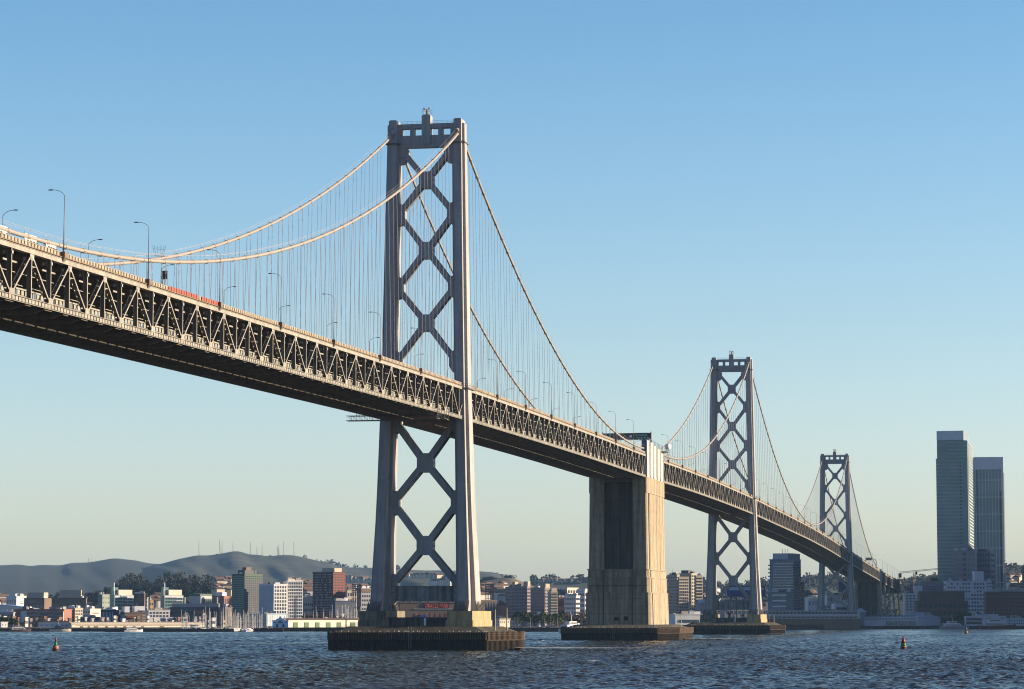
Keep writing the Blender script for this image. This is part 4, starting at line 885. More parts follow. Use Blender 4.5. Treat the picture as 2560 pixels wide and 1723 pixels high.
class Bld:
    """a box building whose near corner is seen at pixel column xc, D metres ahead; a = turn of its left face"""
    def __init__(s, name, label, cat, D, xl, xc, xr, ytop, m, a=40, group=None, zb=2.3, depth=25, mr=None, split=False):
        a = R(a); s.v = HV; s.r = RV; C = gp(xc, D, 0); s.C = C
        s.dl = -RV*math.cos(a)+HV*math.sin(a); s.dr = RV*math.sin(a)+HV*math.cos(a)
        def ln(d, px):
            lo, hi = 0.0, 600.0
            for _ in range(40):
                mi = (lo+hi)/2
                if abs(pxof(C+d*mi)-pxof(C)) < abs(px-xc): lo = mi
                else: hi = mi
            return lo
        s.wl = ln(s.dl, xl) if xl < xc else depth; s.wr = ln(s.dr, xr) if xr > xc else depth
        s.zt = P(xc, ytop, D)[2]; s.zb = zb; s.D = D
        s.root = thing(name, label, cat, (C[0], C[1], zb), group); s.m = m
        s.block('walls', 0, 1, 0, 1, zb, s.zt, m)
        q = MB()   # parapet rim and a roof sheet
        e = 0.35; s._blk(q, -e/s.wl, 1+e/s.wl, -e/s.wr, 1+e/s.wr, s.zt-0.25, s.zt+0.35); q.build('roof', mr or ROOFD if mr else m, s.root)
        if cat in ('building', 'apartment building', 'apartment tower', 'office tower', 'hotel', 'office block') and s.wl > 3: s.clutter()
    def clutter(s):
        rg = random.Random(int(s.C[1]*7)+int(s.wl)); n = rg.randint(3, 7)
        for k in range(n):
            u_, v_ = rg.uniform(0.05, 0.85), rg.uniform(0.05, 0.8); h = rg.uniform(0.9, 2.6)
            s.block('roof_unit', u_, min(0.98, u_+rg.uniform(1.5, 5)/s.wl), v_, min(0.98, v_+rg.uniform(1.5, 5)/s.wr), s.zt+0.3, s.zt+0.3+h, rg.choice([GREYC, TAN, DGREY, WHITE]))
        if rg.random() < 0.5:
            q = s.pt(rg.uniform(0.1, 0.9), rg.uniform(0.1, 0.9), s.zt); mb = MB(); mb.tube([q, (q[0], q[1], q[2]+rg.uniform(3, 6))], 0.14, 5); mb.build('aerial', LAMPM, s.root)
    def pt(s, u, v, z): q = s.C+s.dl*s.wl*u+s.dr*s.wr*v; return (q[0], q[1], z)
    def _blk(s, mb, u0, u1, v0, v1, z0, z1):
        mb.loft([[s.pt(u0, v0, z), s.pt(u0, v1, z), s.pt(u1, v1, z), s.pt(u1, v0, z)] for z in (z0, z1)])
    def block(s, name, u0, u1, v0, v1, z0, z1, m, parent=None):
        mb = MB(); s._blk(mb, u0, u1, v0, v1, z0, z1); return mb.build(name, m, parent or s.root)
    def zy(s, py): return P(pxof(s.C), py, s.D)[2]
    def roofbox(s, u0, u1, v0, v1, dz_, m, name='penthouse'): return s.block(name, u0, u1, v0, v1, s.zt+0.3, s.zt+dz_, m)
    def win(s, face, cols, rows, fw=0.6, fh=0.55, m=None, z0=None, z1=None, name='window', u0=0.03, u1=0.97, band=False, skip=0.0, jit=False, out=0.12, lit=None):
        """grid of windows on face 'L' or 'R'"""
        z0 = s.zb+1.0 if z0 is None else z0; z1 = s.zt-0.8 if z1 is None else z1; m = m or GLASS
        W = s.wl if face == 'L' else s.wr; ch = (z1-z0)/rows; cw = (u1-u0)/cols; rg = random.Random(int(s.C[0])+cols)
        cells = []
        for r in range(rows):
            for c in range(cols):
                if skip and rg.random() < skip: continue
                ua = u0+cw*(c+(1-fw)/2); ub = u0+cw*(c+(1+fw)/2); za = z0+ch*(rows-1-r+(1-fh)/2); zb = z0+ch*(rows-1-r+(1+fh)/2)
                cells.append((ua, ub, za, zb))
        o = out/(s.wr if face == 'L' else s.wl)
        def geo(mb, c):
            if face == 'L': s._blk(mb, c[0], c[1], -o, 0.3*o, c[2], c[3])
            else: s._blk(mb, -o, 0.3*o, c[0], c[1], c[2], c[3])
        used = s.__dict__.setdefault('cnt', {}).get(name, 0); room = max(0, 96-used)
        if not cells: return
        ind = cells[:room]; rest = cells[room:]; s.cnt[name] = used+len(ind)
        if ind:
            mb = MB(); geo(mb, ind[0]); o0 = mb.build(name, m, s.root)
            d_ = s.dl*s.wl if face == 'L' else s.dr*s.wr
            for c in ind[1:]:
                k = o0.copy(); COL.objects.link(k); k.parent = s.root
                dv = d_*(c[0]-ind[0][0]); k.location = (dv[0], dv[1], c[2]-ind[0][2])
        if rest:
            mb = MB()
            for c in rest: geo(mb, c)
            tag(mb.build(name+'_rest', m, s.root), kind='stuff')
    def bands(s, face, rows, fh, m, z0=None, z1=None, u0=0.0, u1=1.0, name='floor_band', out=0.3):
        s.win(face, 1, rows, 1.0, fh, m, z0, z1, name, u0, u1, out=out)
B = Bld
def uf(b, px): return float(np.interp(px, [pxof(b.pt(0, t, 0)) for t in np.linspace(0, 1, 60)], np.linspace(0, 1, 60)))
# --- left part of the waterfront
b = B('office_block', 'white block with a sunlit right wall and two dark slots at the far left', 'building', 2700, 15.5, 41, 66, 1491, WHITE, 45); b.win('R', 1, 2, 0.62, 0.18, GLASS, b.zy(1512), b.zy(1500), u0=0.2, u1=1.0); b.win('L', 4, 3, 0.5, 0.4)
b.roofbox(0.2, 0.8, 0.1, 0.7, 2.5, WHITE)
b = B('office_block', 'dark brown office block just right of the white block with slots', 'building', 2650, 60, 111, 129, 1496, BROWN, 20); b.win('L', 14, 5, 0.6, 0.5, m=GLASSL, skip=0.2); b.roofbox(0.1, 0.9, 0.2, 0.8, 5.5, TAN)
b = B('office_block', 'wide dark brown office block with a pale penthouse behind the brick offices', 'building', 2600, 129, 215, 217.5, 1495.5, BROWN, 6); b.win('L', 24, 5, 0.55, 0.45, GLASS, skip=0.1); b.win('L', 1, 4, 0.8, 0.7, GLASSL, u0=0.42, u1=0.45, name='stair_window'); b.roofbox(0.15, 0.78, 0.1, 0.8, 7.5, TAN)
b = B('arena', 'low white arena with a curved roof at the far left', 'arena', 2450, -40, 92, 103, 1524, WHITE, 25)
m = MB(); N_ = 18
m.loft([[b.pt(1-k/N_, 0, b.zt+(1-(k/N_)**2.2)*4.3+0.4) for k in range(N_+1)]+[b.pt(0, 0, b.zt), b.pt(1, 0, b.zt)], [b.pt(1-k/N_, 1, b.zt+(1-(k/N_)**2.2)*4.3+0.4) for k in range(N_+1)]+[b.pt(0, 1, b.zt), b.pt(1, 1, b.zt)]])
m.build('curved_roof', BLUEW, b.root); b.block('lit_fascia', 0.35, 1.0, -0.12, 0, b.zt-3, b.zt+2.2, CREAM)  # cream block paints the sunlit left part of the arena front
b = B('office_block', 'long brick office block wearing a white three storey grid frame at the left', 'building', 2120, 37, 160, 180, 1524, BRICK, 10)
z0, z1 = b.zy(1556), b.zy(1529)
b.block('grid_frame', 0.0, 0.86, -0.06, 0, z0, z1, GREYC); b.win('L', 9, 3, 0.90, 0.78, GLASS, z0, z1, u0=0.0, u1=0.74, out=1.6); b.block('stair_wall', 0.74, 0.86, -0.10, -0.06, z0, z1+0.3, BLUEW)
b.roofbox(0.05, 0.3, 0.2, 0.6, 2.2, PINK)
b = B('low_building', 'low grey building at the left edge with a dark strip of windows', 'building', 2080, -40, 34, 38, 1532, MGREY, 15); b.win('L', 10, 2, 0.7, 0.35, z0=b.zy(1550), z1=b.zt-1)
b = B('apartment_block', 'beige apartment block with small balconies right of the long brick offices', 'apartment building', 2150, 167, 188, 207, 1521, TAN, 35); b.win('L', 4, 5, 0.6, 0.5); b.win('R', 4, 5, 0.6, 0.5)
b.roofbox(0.2, 0.9, 0.1, 0.9, 2.0, WHITE)
b = B('low_building', 'cream building with a terracotta front behind the long lit pier shed', 'building', 2180, 207, 226, 252, 1523, CREAM, 35); b.win('R', 1, 1, 0.7, 0.25, REDB, name='terracotta_panel', z0=b.zy(1538), z1=b.zy(1528)); b.win('L', 3, 4, 0.6, 0.5)
b = B('low_building', 'low dark glass building in front of the cream building', 'building', 2120, 196, 250, 252, 1545, NAVY, 8); b.win('L', 8, 1, 0.7, 0.6, GLASSL); b.roofbox(-0.02, 1.02, -0.05, 1, 0.9, TAN, 'canopy')
b = B('lab_building', 'grey green block with a blank front left of the teal laboratory', 'building', 2700, 244.7, 256, 274, 1487, col('grey_green_panel', (0.22, 0.25, 0.20)), 30); b.win('R', 3, 6, 0.3, 0.3)
for nm, xl, xc1, xr, yt, mats_ in (('left', 274, 285, 334, 1482, 0), ('right', 401, 411, 458, 1482, 0)):
    b = B('lab_building', nm+' of two matching teal glass laboratories with white sunlit frames', 'building', 2560, xl, xc1, xr, yt+8, TEAL, 55, 'matching teal laboratories'); b.win('R', 7, 8, 0.8, 0.62, GLASS, u0=0.05, u1=0.95); b.bands('R', 8, 0.14, WHITE, b.zb+3, b.zt, 0.62, 1.0); b.roofbox(0.1, 0.95, 0.25, 0.95, 5.6, CREAM); b.bands('R', 1, 1, WHITE, b.zt-1.4, b.zt+0.6, name='roof_fascia'); b.roofbox(0.4, 0.9, 0.02, 0.3, 7.8, TEAL, 'stair_tower')
    for uu, vv in ((0.2, 0.05), (0.6, 0.12)): b.roofbox(uu, uu+0.05, vv, vv+0.02, 12, SIGNW, 'flue')
b = B('lab_building', 'brown slab block joined to the right side of the left teal laboratory', 'building', 2600, 334, 361, 363, 1485, BROWN, 8); b.win('L', 1, 1, 0.9, 0.9, MGREY, b.zy(1521), b.zy(1508), 'pale_panel', u0=0.54, u1=0.78); b.win('L', 2, 2, 0.5, 0.5, z0=b.zy(1495), z1=b.zt)
b = B('apartment_block', 'narrow block with stacked balconies beside the small orange block', 'apartment building', 2700, 363, 368, 371, 1494, MGREY, 40); b.bands('L', 7, 0.4, WHITE, name='balcony')
b = B('apartment_block', 'small orange block with dark windows between the teal laboratories', 'apartment building', 2650, 371.5, 375, 384, 1501, ORANGE, 65); b.win('R', 2, 4, 0.5, 0.45); b.roofbox(0.1, 0.3, 0.1, 0.2, 4, WHITE, 'chimney')
b = B('warehouse', 'blue grey hall with tall vertical fins behind the long lit pier shed', 'building', 2100, 253, 284, 302, 1526, NAVY, 25); b.win('L', 8, 1, 0.35, 0.92, BLUEW, name='wall_fin'); b.roofbox(-0.05, 0.9, -0.15, 0.3, 1.0, WHITE, 'canopy')
b = B('shop_building', 'dark brown shed with a long red banner and white roof boxes', 'building', 2090, 301, 313, 368, 1532, BROWN, 70); b.win('L', 5, 1, 0.5, 0.9, BLUEW, name='wall_fin')
b.win('R', 1, 1, 0.98, 0.75, REDB, b.zy(1548.5), b.zy(1539), 'red_banner', u0=0.03, u1=0.62, out=0.4); b.win('R', 1, 4, 0.9, 0.35, MGREY, u0=0.78, u1=0.93, name='louvre')
b.roofbox(0.2, 0.8, 0.02, 0.25, 4.6, WHITE, 'roof_box'); b.roofbox(0.2, 0.8, 0.48, 0.95, 4.9, WHITE, 'roof_box')
b = B('club_building', 'white colonnaded building with dark openings right of the red banner', 'building', 2080, 367, 372, 425, 1526, WHITE, 72); b.win('R', 6, 2, 0.62, 0.55, z0=b.zy(1544))
for i, (xa, xb) in enumerate(((402, 413), (420, 433), (441, 455), (459, 469))):
    b = B('portal_frame', 'white square portal with dark openings behind the pier shed, %s from the left' % ORD[i], 'pavilion', 1990, xa-1, xa, xb, 1544, WHITE, 75, 'white square portals behind the pier shed'); b.win('R', 2, 1, 0.7, 0.62, z0=b.zy(1554))
b = B('office_block', 'long low charcoal office block right of the white colonnade', 'building', 2200, 425, 549, 552, 1519, DGREY, 6); b.win('L', 16, 2, 0.8, 0.3); b.roofbox(0.02, 0.96, 0.05, 0.9, 3.2, MGREY); 
for u in (0.38, 0.7, 0.04): b.roofbox(u, u+0.02, 0.1, 0.3, 8.0, SIGNW, 'vent_stack')
b = B('office_block', 'plain taupe slab next to the foot of the green tower', 'building', 2180, 549, 563, 581, 1519, col('taupe_panel', (0.24, 0.20, 0.17)), 50); b.win('R', 1, 1, 1, 0.95, GLASS, u0=0.30, u1=0.36, name='slot_window')
b = B('office_block', 'blue grey and green glass office behind the charcoal block', 'building', 2750, 474, 500, 530, 1491, GREYC, 20); b.win('R', 6, 3, 0.8, 0.6, GREEN); b.roofbox(0, 1, 0, 1, 2.5, GREEN)
b = B('office_block', 'brick office with tall narrow windows left of the green tower', 'building', 2740, 530, 560, 580, 1491, BRICK, 20); b.win('L', 7, 2, 0.5, 0.8); b.win('R', 4, 2, 0.5, 0.8); b.roofbox(0.2, 0.8, 0.1, 0.6, 4, WHITE, 'roof_plant')
b = B('apartment_tower', 'dark green apartment tower with rows of pale windows', 'apartment tower', 2350, 579, 611, 656, 1436, GREEN, 42); b.win('L', 12, 22, 0.5, 0.55, mat('pale_green_window', (0.22, 0.27, 0.24), 0.3), out=0.2); b.win('R', 1, 1, 1, 1, DGREY, b.zb, b.zy(1450), 'painted_shadow_face', 0, 1, out=0.1); b.win('R', 9, 22, 0.5, 0.5, GLASS, out=0.2); b.roofbox(0.2, 0.75, 0.15, 0.8, 3.6, DGREY); b.roofbox(0.3, 0.6, 0.3, 0.6, 6.0, BROWN)  # grey panel paints the neighbouring tower's shadow on the right face
b = B('office_tower', 'white grid office tower with a pale blue left face beside the green tower', 'office tower', 2325, 647.6, 684.6, 718, 1461, WHITE, 55); b.win('L', 1, 1, 1, 1, BLUEW, name='blue_face', u0=0, u1=1); b.win('R', 5, 11, 0.6, 0.72, out=0.15); b.win('L', 14, 9, 0.12, 0.95, GREYC, out=0.3, name='glazing_bar')
b = B('office_tower', 'taller white grid office tower attached right of the blue faced one', 'office tower', 2345, 714, 719, 757, 1452, WHITE, 68); b.win('R', 8, 13, 0.58, 0.74, out=0.15); b.roofbox(0.1, 0.9, 0.05, 0.5, 1.5, CREAM)
b = B('office_block', 'low blue and white wing in front of the white grid towers', 'office block', 2200, 624, 667, 724, 1535, BLUEW, 50); b.win('R', 9, 3, 0.55, 0.7, WHITE, name='white_pier'); b.win('L', 9, 3, 0.8, 0.6, GLASSL)
b = B('office_block', 'grey block with square windows between the white and red towers', 'building', 2600, 754, 757, 784, 1491, MGREY, 75); b.win('R', 5, 4, 0.55, 0.5, z1=b.zt-5)
b = B('apartment_tower', 'red and plum tower with scattered square windows left of the steel tower leg', 'apartment tower', 2500, 781.6, 832.6, 863, 1431, REDD, 40); b.win('L', 15, 20, 0.42, 0.5, mat('pale_blind_window', (0.34, 0.31, 0.28), 0.4), skip=0.2, out=0.2); b.block('red_face', 0, 1, 0, 1, b.zb, b.zt-0.3, REDB).scale = (1, 1, 1)
bpy.data.objects.remove([o for o in kids(b.root) if o.name.startswith('red_face')][0]); b.win('R', 1, 1, 1, 1, REDB, name='red_face', u0=0, u1=1, out=0.1); b.win('R', 8, 19, 0.5, 0.5, GLASS, out=0.25); b.roofbox(-0.0, 0.6, 0.1, 0.7, 3.8, TAN)
b = B('hall', 'dark hall in front of the red tower by the steel tower leg', 'building', 2150, 830, 838, 887, 1503, NAVY, 60); b.win('R', 6, 3, 0.8, 0.2, DGREY, name='wall_rib')
b = B('hotel', 'grey slab with small square windows just left of the steel tower foot', 'building', 2500, 893, 903, 945, 1472, MGREY, 60); b.win('R', 7, 8, 0.5, 0.45, out=0.2); b.bands('R', 1, 1, ROOFB, b.zt-3, b.zt+0.6, name='dark_cornice')
b = B('office_block', 'sunlit low tan building right behind the red tower', 'building', 2600, 863, 868, 893, 1476, TAN, 60); b.win('R', 4, 5, 0.5, 0.5)
# pier 40-like shed with gabled head house
b = B('pier_shed', 'long sunlit cream pier shed with a blue gabled end and green doors', 'pier shed', 1905, 682, 721.6, 960, 1552, CREAM, 48, zb=2.2)
b.win('L', 1, 1, 1.0, 1.0, col('pale_blue_gable_paint', (0.46, 0.60, 0.76)), b.zb, b.zt, 'gable_face', 0, 1, out=0.2)
m = MB(); zg = b.zt
m.loft([[b.pt(0.18, v, zg), b.pt(0.24, v, zg+1.1), b.pt(0.38, v, zg+1.5), b.pt(0.5, v, zg+3.2), b.pt(0.62, v, zg+1.5), b.pt(0.76, v, zg+1.1), b.pt(0.82, v, zg)] for v in (-0.003, 0.004)]); m.build('gable', MATS['pale_blue_gable_paint'], b.root)
b.win('L', 2, 1, 0.28, 0.9, NAVY, b.zb, b.zb+2.6, 'door', 0.1, 0.9, out=0.4); b.win('L', 4, 1, 0.4, 0.5, NAVY, b.zb+2.9, b.zb+4.2, out=0.4); b.win('L', 1, 1, 1, 1, BROWN, b.zb+3.0, b.zb+4.8, 'round_window', 0.42, 0.58, out=0.4)
for xa, xb in ((733, 744), (760.5, 771.5), (788, 798.5), (815, 826), (842, 852.5), (876, 888), (895, 905), (925, 936)):
    u = lambda px: uf(b, px)
    b.win('R', 1, 1, 1, 1, GDOOR, b.zb, b.zb+3.6, 'green_door', u(xa), u(xb), out=0.3)
m = MB(); m.loft([[b.pt(-0.02, v, b.zt+0.1), b.pt(0.5, v, b.zt+1.7), b.pt(1.0, v, b.zt+0.1)] for v in (0.02, 1)]); m.build('roof', ROOFB, b.root)
def deckpiles(label, xa, xb, D, n, th=1.6):
    a, c = gp(xa, D, 0), gp(xb, D, 0); t = (c-a)/np.linalg.norm(c-a); r = thing('wharf', label, 'wharf', (a[0], a[1], 0), 'timber wharves along the shore')
    m = MB(); off = HV*14
    m.loft([[(*(a+o_)[:2], z), (*(c+o_)[:2], z), (*(c+o2)[:2], z), (*(a+o2)[:2], z)] for o_, o2, z in ((HV*0, off, th), (HV*0, off, 2.35))]); m.build('wharf_deck', TIMBER, r)
    p = MB()
    for k in range(n):
        q = a+(c-a)*(k+0.5)/n; p.tube([(q[0], q[1], -1), (q[0], q[1], th)], 0.4, 6)
    p.build('wharf_piles', TIMBERL, r)
deckpiles('timber wharf under the green door shed', 705, 930, 1850, 44)
deckpiles('timber wharf under the grey gabled shed at the right', 2170, 2370, 2225, 40)
deckpiles('sunlit timber wharf right of the smallest tower', 2100, 2170, 2200, 24)
# long low lit shed at the left
b = B('pier_shed', 'very long low sunlit shed with a row of tiny windows at the left shore', 'pier shed', 1900, 172, 180, 512, 1560.5, CREAM, 58, zb=2.2)
b.win('R', 84, 1, 0.5, 1.0, ROOFB, b.zy(1564.5), b.zy(1563), out=0.15); 
for k, (ua, ub) in enumerate(((0.065,0.085),(0.12,0.135),(0.165,0.195),(0.25,0.27),(0.32,0.335),(0.385,0.405),(0.455,0.475),(0.52,0.54),(0.66,0.69))): b.win('R', 1, 1, 1, 1, col('tan_shutter', (0.20, 0.13, 0.09)), b.zy(1569), b.zy(1565.5), 'shutter', ua, ub, out=0.2)
m = MB(); m.loft([[b.pt(-0.1, v, b.zt), b.pt(0.35, v, b.zt+1.4), b.pt(1.0, v, b.zt)] for v in (-0.005, 1)]); m.build('roof', TAN, b.root)
b = B('pier_shed', 'blue grey shed end at the left beside the long lit shed', 'pier shed', 1905, 92, 96, 178, 1558, BLUEW, 85, zb=2.2); b.win('R', 6, 1, 0.3, 0.4, NAVY); b.roofbox(0.0, 1, 0.05, 0.95, 1.4, BROWN, 'roof_ridge')
b = B('pier_shed', 'small pale shed with a lit left wall at the left edge', 'pier shed', 1900, -30, 4, 20, 1556, WHITE, 60, zb=2.2); b.win('R', 2, 1, 0.2, 0.5, NAVY)
for i, (px, D, lab) in enumerate(((150, 1880, 'low'), )):
    pass
# --- small low blocks filling the waterfront
random.seed(77)
for (pa_, pb_, n_, Da, Db, lab, grp) in ((185, 560, 26, 1960, 2060, 'small low block in the jumble behind the long lit shed', 'small blocks behind the long lit shed'), (-5, 175, 12, 1930, 2040, 'small low block in the jumble at the left shore', 'small blocks at the left shore'), (760, 935, 12, 2100, 2300, 'small low block behind the green door shed', 'small blocks behind the green door shed'), (1240, 1470, 14, 2080, 2250, 'small low block behind the quay trees in the middle', 'small blocks behind the quay trees'), (1640, 1925, 14, 2080, 2300, 'small low block around the middle distance tower foot', 'small blocks around the middle tower foot')):
    for k in range(n_):
        px = pa_+(pb_-pa_)*(k+random.random())/n_; wd = random.uniform(3, 8); D = random.uniform(Da, Db); h = random.uniform(4, 12) if Da > 2050 else random.uniform(4, 8)
        b = Bld('low_block', lab, 'building', D, px-wd*0.6, px, px+wd, 1545-(h+2.3-8.7)/D*7019, random.choice([WHITE, CREAM, TAN, MGREY, BRICK, GREYC, BROWN, DGREY, PINK]), random.uniform(40, 65), grp, depth=12)
        b.win('R', random.randint(2, 4), max(1, int(h/3.4)), 0.5, 0.45); b.win('L', 2, max(1, int(h/3.4)), 0.5, 0.45)
# --- ballpark behind the tallest tower
b = B('ballpark', 'dark brick ballpark stand with a red lettered sign seen between the tower legs', 'stadium', 2250, 935, 1000, 1150, 1507, BROWN, 80, zb=2.3)
u = lambda px: uf(b, px)
ua, ub = u(1060), u(1122); b.win('R', 1, 1, 1, 1, col('plum_sign_board', (0.05, 0.015, 0.018)), b.zy(1521), b.zy(1508.5), 'sign_board', ua-0.004, ub+0.004, out=0.5)
c_ = (np.array(b.pt(0, (ua+ub)/2, 0))); nrm = -b.dl
text_mesh('ORACLE PARK', 4.6, mat('red_sign_letters', (0.80, 0.16, 0.11), 0.5), 'sign_text', b.root, c_+nrm*0.8+np.array([0, 0, b.zy(1519.6)]), b.dr, nrm, 0.05, width=(ub-ua)*b.wr*0.94)
b.win('R', 1, 1, 1, 1, GREYC, b.zy(1523.5), b.zy(1522), 'ledge', u(1035), u(1150), out=0.6)
b.win('R', 9, 1, 0.7, 0.8, BRICK, b.zb+0.5, b.zy(1530), 'brick_arch', u(1035), u(1150), out=0.2)
b.win('R', 1, 1, 1, 1, col('blue_container', (0.04, 0.06, 0.25)), b.zy(1543), b.zy(1537), 'blue_booth', u(1049), u(1065), out=3)
for xx, yt, nm in ((1224, 1459, 'right'), (891, 1460, 'left')):
    a_ = gp(xx, 2350, 2.3); zt_ = P(xx, yt, 2350)[2]; r_ = thing('floodlight_rack', 'dark lattice floodlight rack of the ballpark, %s of the tallest tower foot' % nm, 'floodlight', a_, 'ballpark floodlight racks'); m = MB()
    for k in range(6): q = a_+RV*(k-2.5)*1.45; m.beam((q[0], q[1], 2.3), (q[0], q[1], zt_), 0.45, 0.45, (1, 0, 0))
    for k in range(9): z = 6+(zt_-7)*k/8; q = a_-RV*3.8; q2 = a_+RV*3.8; m.beam((q[0], q[1], z), (q2[0], q2[1], z), 0.3, 0.3)
    m.build('mast_frame', BROWN, r_); m = MB()
    q = a_-RV*4; q2 = a_+RV*4; 
    for k in range(5): m.beam((q[0], q[1], zt_-0.8-k*1.5), (q2[0], q2[1], zt_-0.8-k*1.5), 0.5, 0.8)
    m.build('lamp_panel', DGREY, r_)
b = B('ballpark', 'dark steel grandstand with a flat rim right of the tallest tower foot', 'stadium', 2300, 1196, 1204, 1242, 1501, BROWN, 70); b.win('R', 9, 2, 0.3, 0.8, MGREY, name='strut', out=0.3); b.bands('R', 1, 1, TAN, b.zt-0.8, b.zt+0.3, name='rim')
b = B('brick_pavilion', 'brick pavilion with a dark pyramid roof left of the stepped apartments', 'building', 2250, 1243, 1249, 1265, 1514, BRICK, 55)
m = MB(); c5 = b.pt(0.5, 0.5, b.zy(1497)); q4 = [b.pt(-0.1, -0.1, b.zt), b.pt(-0.1, 1.1, b.zt), b.pt(1.1, 1.1, b.zt), b.pt(1.1, -0.1, b.zt)]; m.raw(q4+[c5], [(0, 1, 4), (1, 2, 4), (2, 3, 4), (3, 0, 4)]); m.build('pyramid_roof', ROOFD, b.root)
# stepped apartments in the middle
for i, (xl, xc, xr, yt, D, mt, lab) in enumerate(((1263,1286,1296,1468,2420,PINK,'leftmost block of the stepped grey apartments with a tan roof tower'),(1285,1318,1326,1467,2400,PINK,'second block of the stepped grey apartments with a balcony column'),(1326,1362,1375,1470,2380,PINK,'third and widest block of the stepped grey apartments'),(1370,1377,1394,1480,2360,TAN,'sunlit right end block of the stepped apartments'))):
    b = B('apartment_block', lab, 'apartment building', D, xl, xc, xr, yt, mt, 40 if i < 3 else 68, 'stepped apartment blocks'); b.win('L', 7 if i < 3 else 2, 11, 0.45, 0.55, GLASS, out=0.2); b.win('R', 3 if i < 3 else 6, 11, 0.5, 0.55, out=0.2)
    b.roofbox(-0.02, 0.3, 0.1, 0.9, 4.5 if i < 2 else 3.5, TAN, 'roof_tower')
b = B('apartment_block', 'low brick block with a dark red roof right of the stepped apartments', 'apartment building', 2500, 1392, 1397, 1412, 1497, BRICK, 60); b.win('R', 5, 3, 0.5, 0.5); b.roofbox(-0.1, 1, -0.05, 1, 1.6, REDD, 'roof_cap')
for i, (xl, xc, xr, yt, D, lab, mt) in enumerate(((1411,1440,1450,1490,2450,'white terraced apartments with long balconies left of the concrete pier',WHITE),(1440,1462,1474,1478,2520,'taller rear part of the white terraced apartments by the concrete pier',WHITE),(1413,1418,1446,1470,2900,'cream rooftop block lit by the sun behind the terraced apartments',CREAM),(1393,1402,1412,1475,2950,'dark glass block behind the brick block in the middle',DGREY))):
    b = B('apartment_block', lab, 'apartment building', D, xl, xc, xr, yt, mt, 45); b.win('L', 5, 6, 0.7, 0.5, GLASS, out=0.2); b.win('R', 4, 6, 0.6, 0.5, out=0.2)
b = B('boathouse', 'small white house with a hipped dark roof on the quay', 'house', 1900, 1239, 1249, 1275, 1548, CREAM, 60); b.win('R', 5, 1, 0.4, 0.35, z0=b.zb+2.6); b.win('L', 2, 2, 0.4, 0.4)
m = MB(); q4 = [b.pt(-0.1, -0.05, b.zt), b.pt(-0.1, 1.05, b.zt), b.pt(1.1, 1.05, b.zt), b.pt(1.1, -0.05, b.zt)]; m.raw(q4+[b.pt(0.5, 0.3, b.zt+1.6), b.pt(0.5, 0.7, b.zt+1.6)], [(0, 1, 5, 4), (1, 2, 5), (2, 3, 4, 5), (3, 0, 4)]); m.build('hip_roof', ROOFD, b.root)
# right of the concrete pier
for i, (xl, xc, xr, yt, D, lab) in enumerate(((1669,1693,1699,1438,2500,'left front wing of the tan high rise pair beside the concrete pier'),(1695,1698,1722,1443,2480,'sunlit middle wing of the tan high rise pair'),(1699,1729,1742,1434,2560,'tallest rear wing of the tan high rise pair'),(1736,1741,1757,1440,2500,'sunlit right wing of the tan high rise pair'))):
    b = B('apartment_tower', lab, 'apartment tower', D, xl, xc, xr, yt, TAN, 40 if i in (0, 2) else 65, 'tan high rise wings'); b.win('L', 4, 15, 0.5, 0.5, GLASS, out=0.2, skip=0.05); b.win('R', 5 if i in (1, 3) else 3, 15, 0.45, 0.55, GLASS, out=0.25)
    if i == 2: b.roofbox(0.3, 0.9, 0.1, 0.8, 3.0, DGREY)
b = B('low_building', 'low white building with a dark arched strip behind the pier fender', 'building', 2060, 1672, 1688, 1765, 1536, WHITE, 78); b.win('R', 1, 1, 0.9, 0.9, GLASS, b.zy(1557), b.zy(1549), u0=0.1, u1=0.8, out=0.3)
b = B('office_block', 'grey low block between the white building and the middle tower leg', 'building', 2250, 1740, 1750, 1790, 1508, MGREY, 65); b.win('R', 6, 3, 0.7, 0.4); b.roofbox(0.1, 0.8, 0.1, 0.4, 3, BLUEW)
# billboard
a_, c_ = gp(1818, 2450, 0), gp(1913, 2450, 0); za, zb_ = P(1865, 1492, 2450)[2], P(1865, 1465, 2450)[2]
r_ = thing('billboard', 'wide blue billboard with a white text strip behind the middle distance tower', 'billboard', (a_[0], a_[1], 2.3)); t_ = RV
m = MB(); m.loft([[tuple(a_[:2])+(z,), tuple(c_[:2])+(z,), tuple((c_+HV)[:2])+(z,), tuple((a_+HV)[:2])+(z,)] for z in (za, zb_)]); bo = m.build('board', col('royal_blue_vinyl', (0.035, 0.05, 0.20)), r_)
m = MB(); z2, z3 = P(1865, 1476, 2450)[2], P(1865, 1468, 2450)[2]; a2 = a_+(c_-a_)*0.04-HV*0.1; c2 = a_+(c_-a_)*0.96-HV*0.1
m.loft([[tuple(a2[:2])+(z,), tuple(c2[:2])+(z,), tuple((c2+HV*0.2)[:2])+(z,), tuple((a2+HV*0.2)[:2])+(z,)] for z in (z2, z3)]); m.build('text_strip', BLUEW, bo)
m = MB()
for k in range(6): q = a_+(c_-a_)*(k+0.5)/6+HV*1.4; m.beam((q[0], q[1], 2.3), (q[0], q[1], zb_-1), 0.8, 0.8, (1, 0, 0))
m.build('billboard_post', DGREY, r_)
b = B('low_building', 'grey low building under the blue billboard', 'building', 2480, 1800, 1812, 1920, 1500, MGREY, 80); b.win('R', 10, 3, 0.5, 0.4)
b = B('billboard_block', 'small dark blue billboard on a roof seen through the smallest tower', 'billboard', 2700, 2096, 2098, 2124, 1456, col('navy_vinyl', (0.03, 0.035, 0.13)), 80, zb=30)
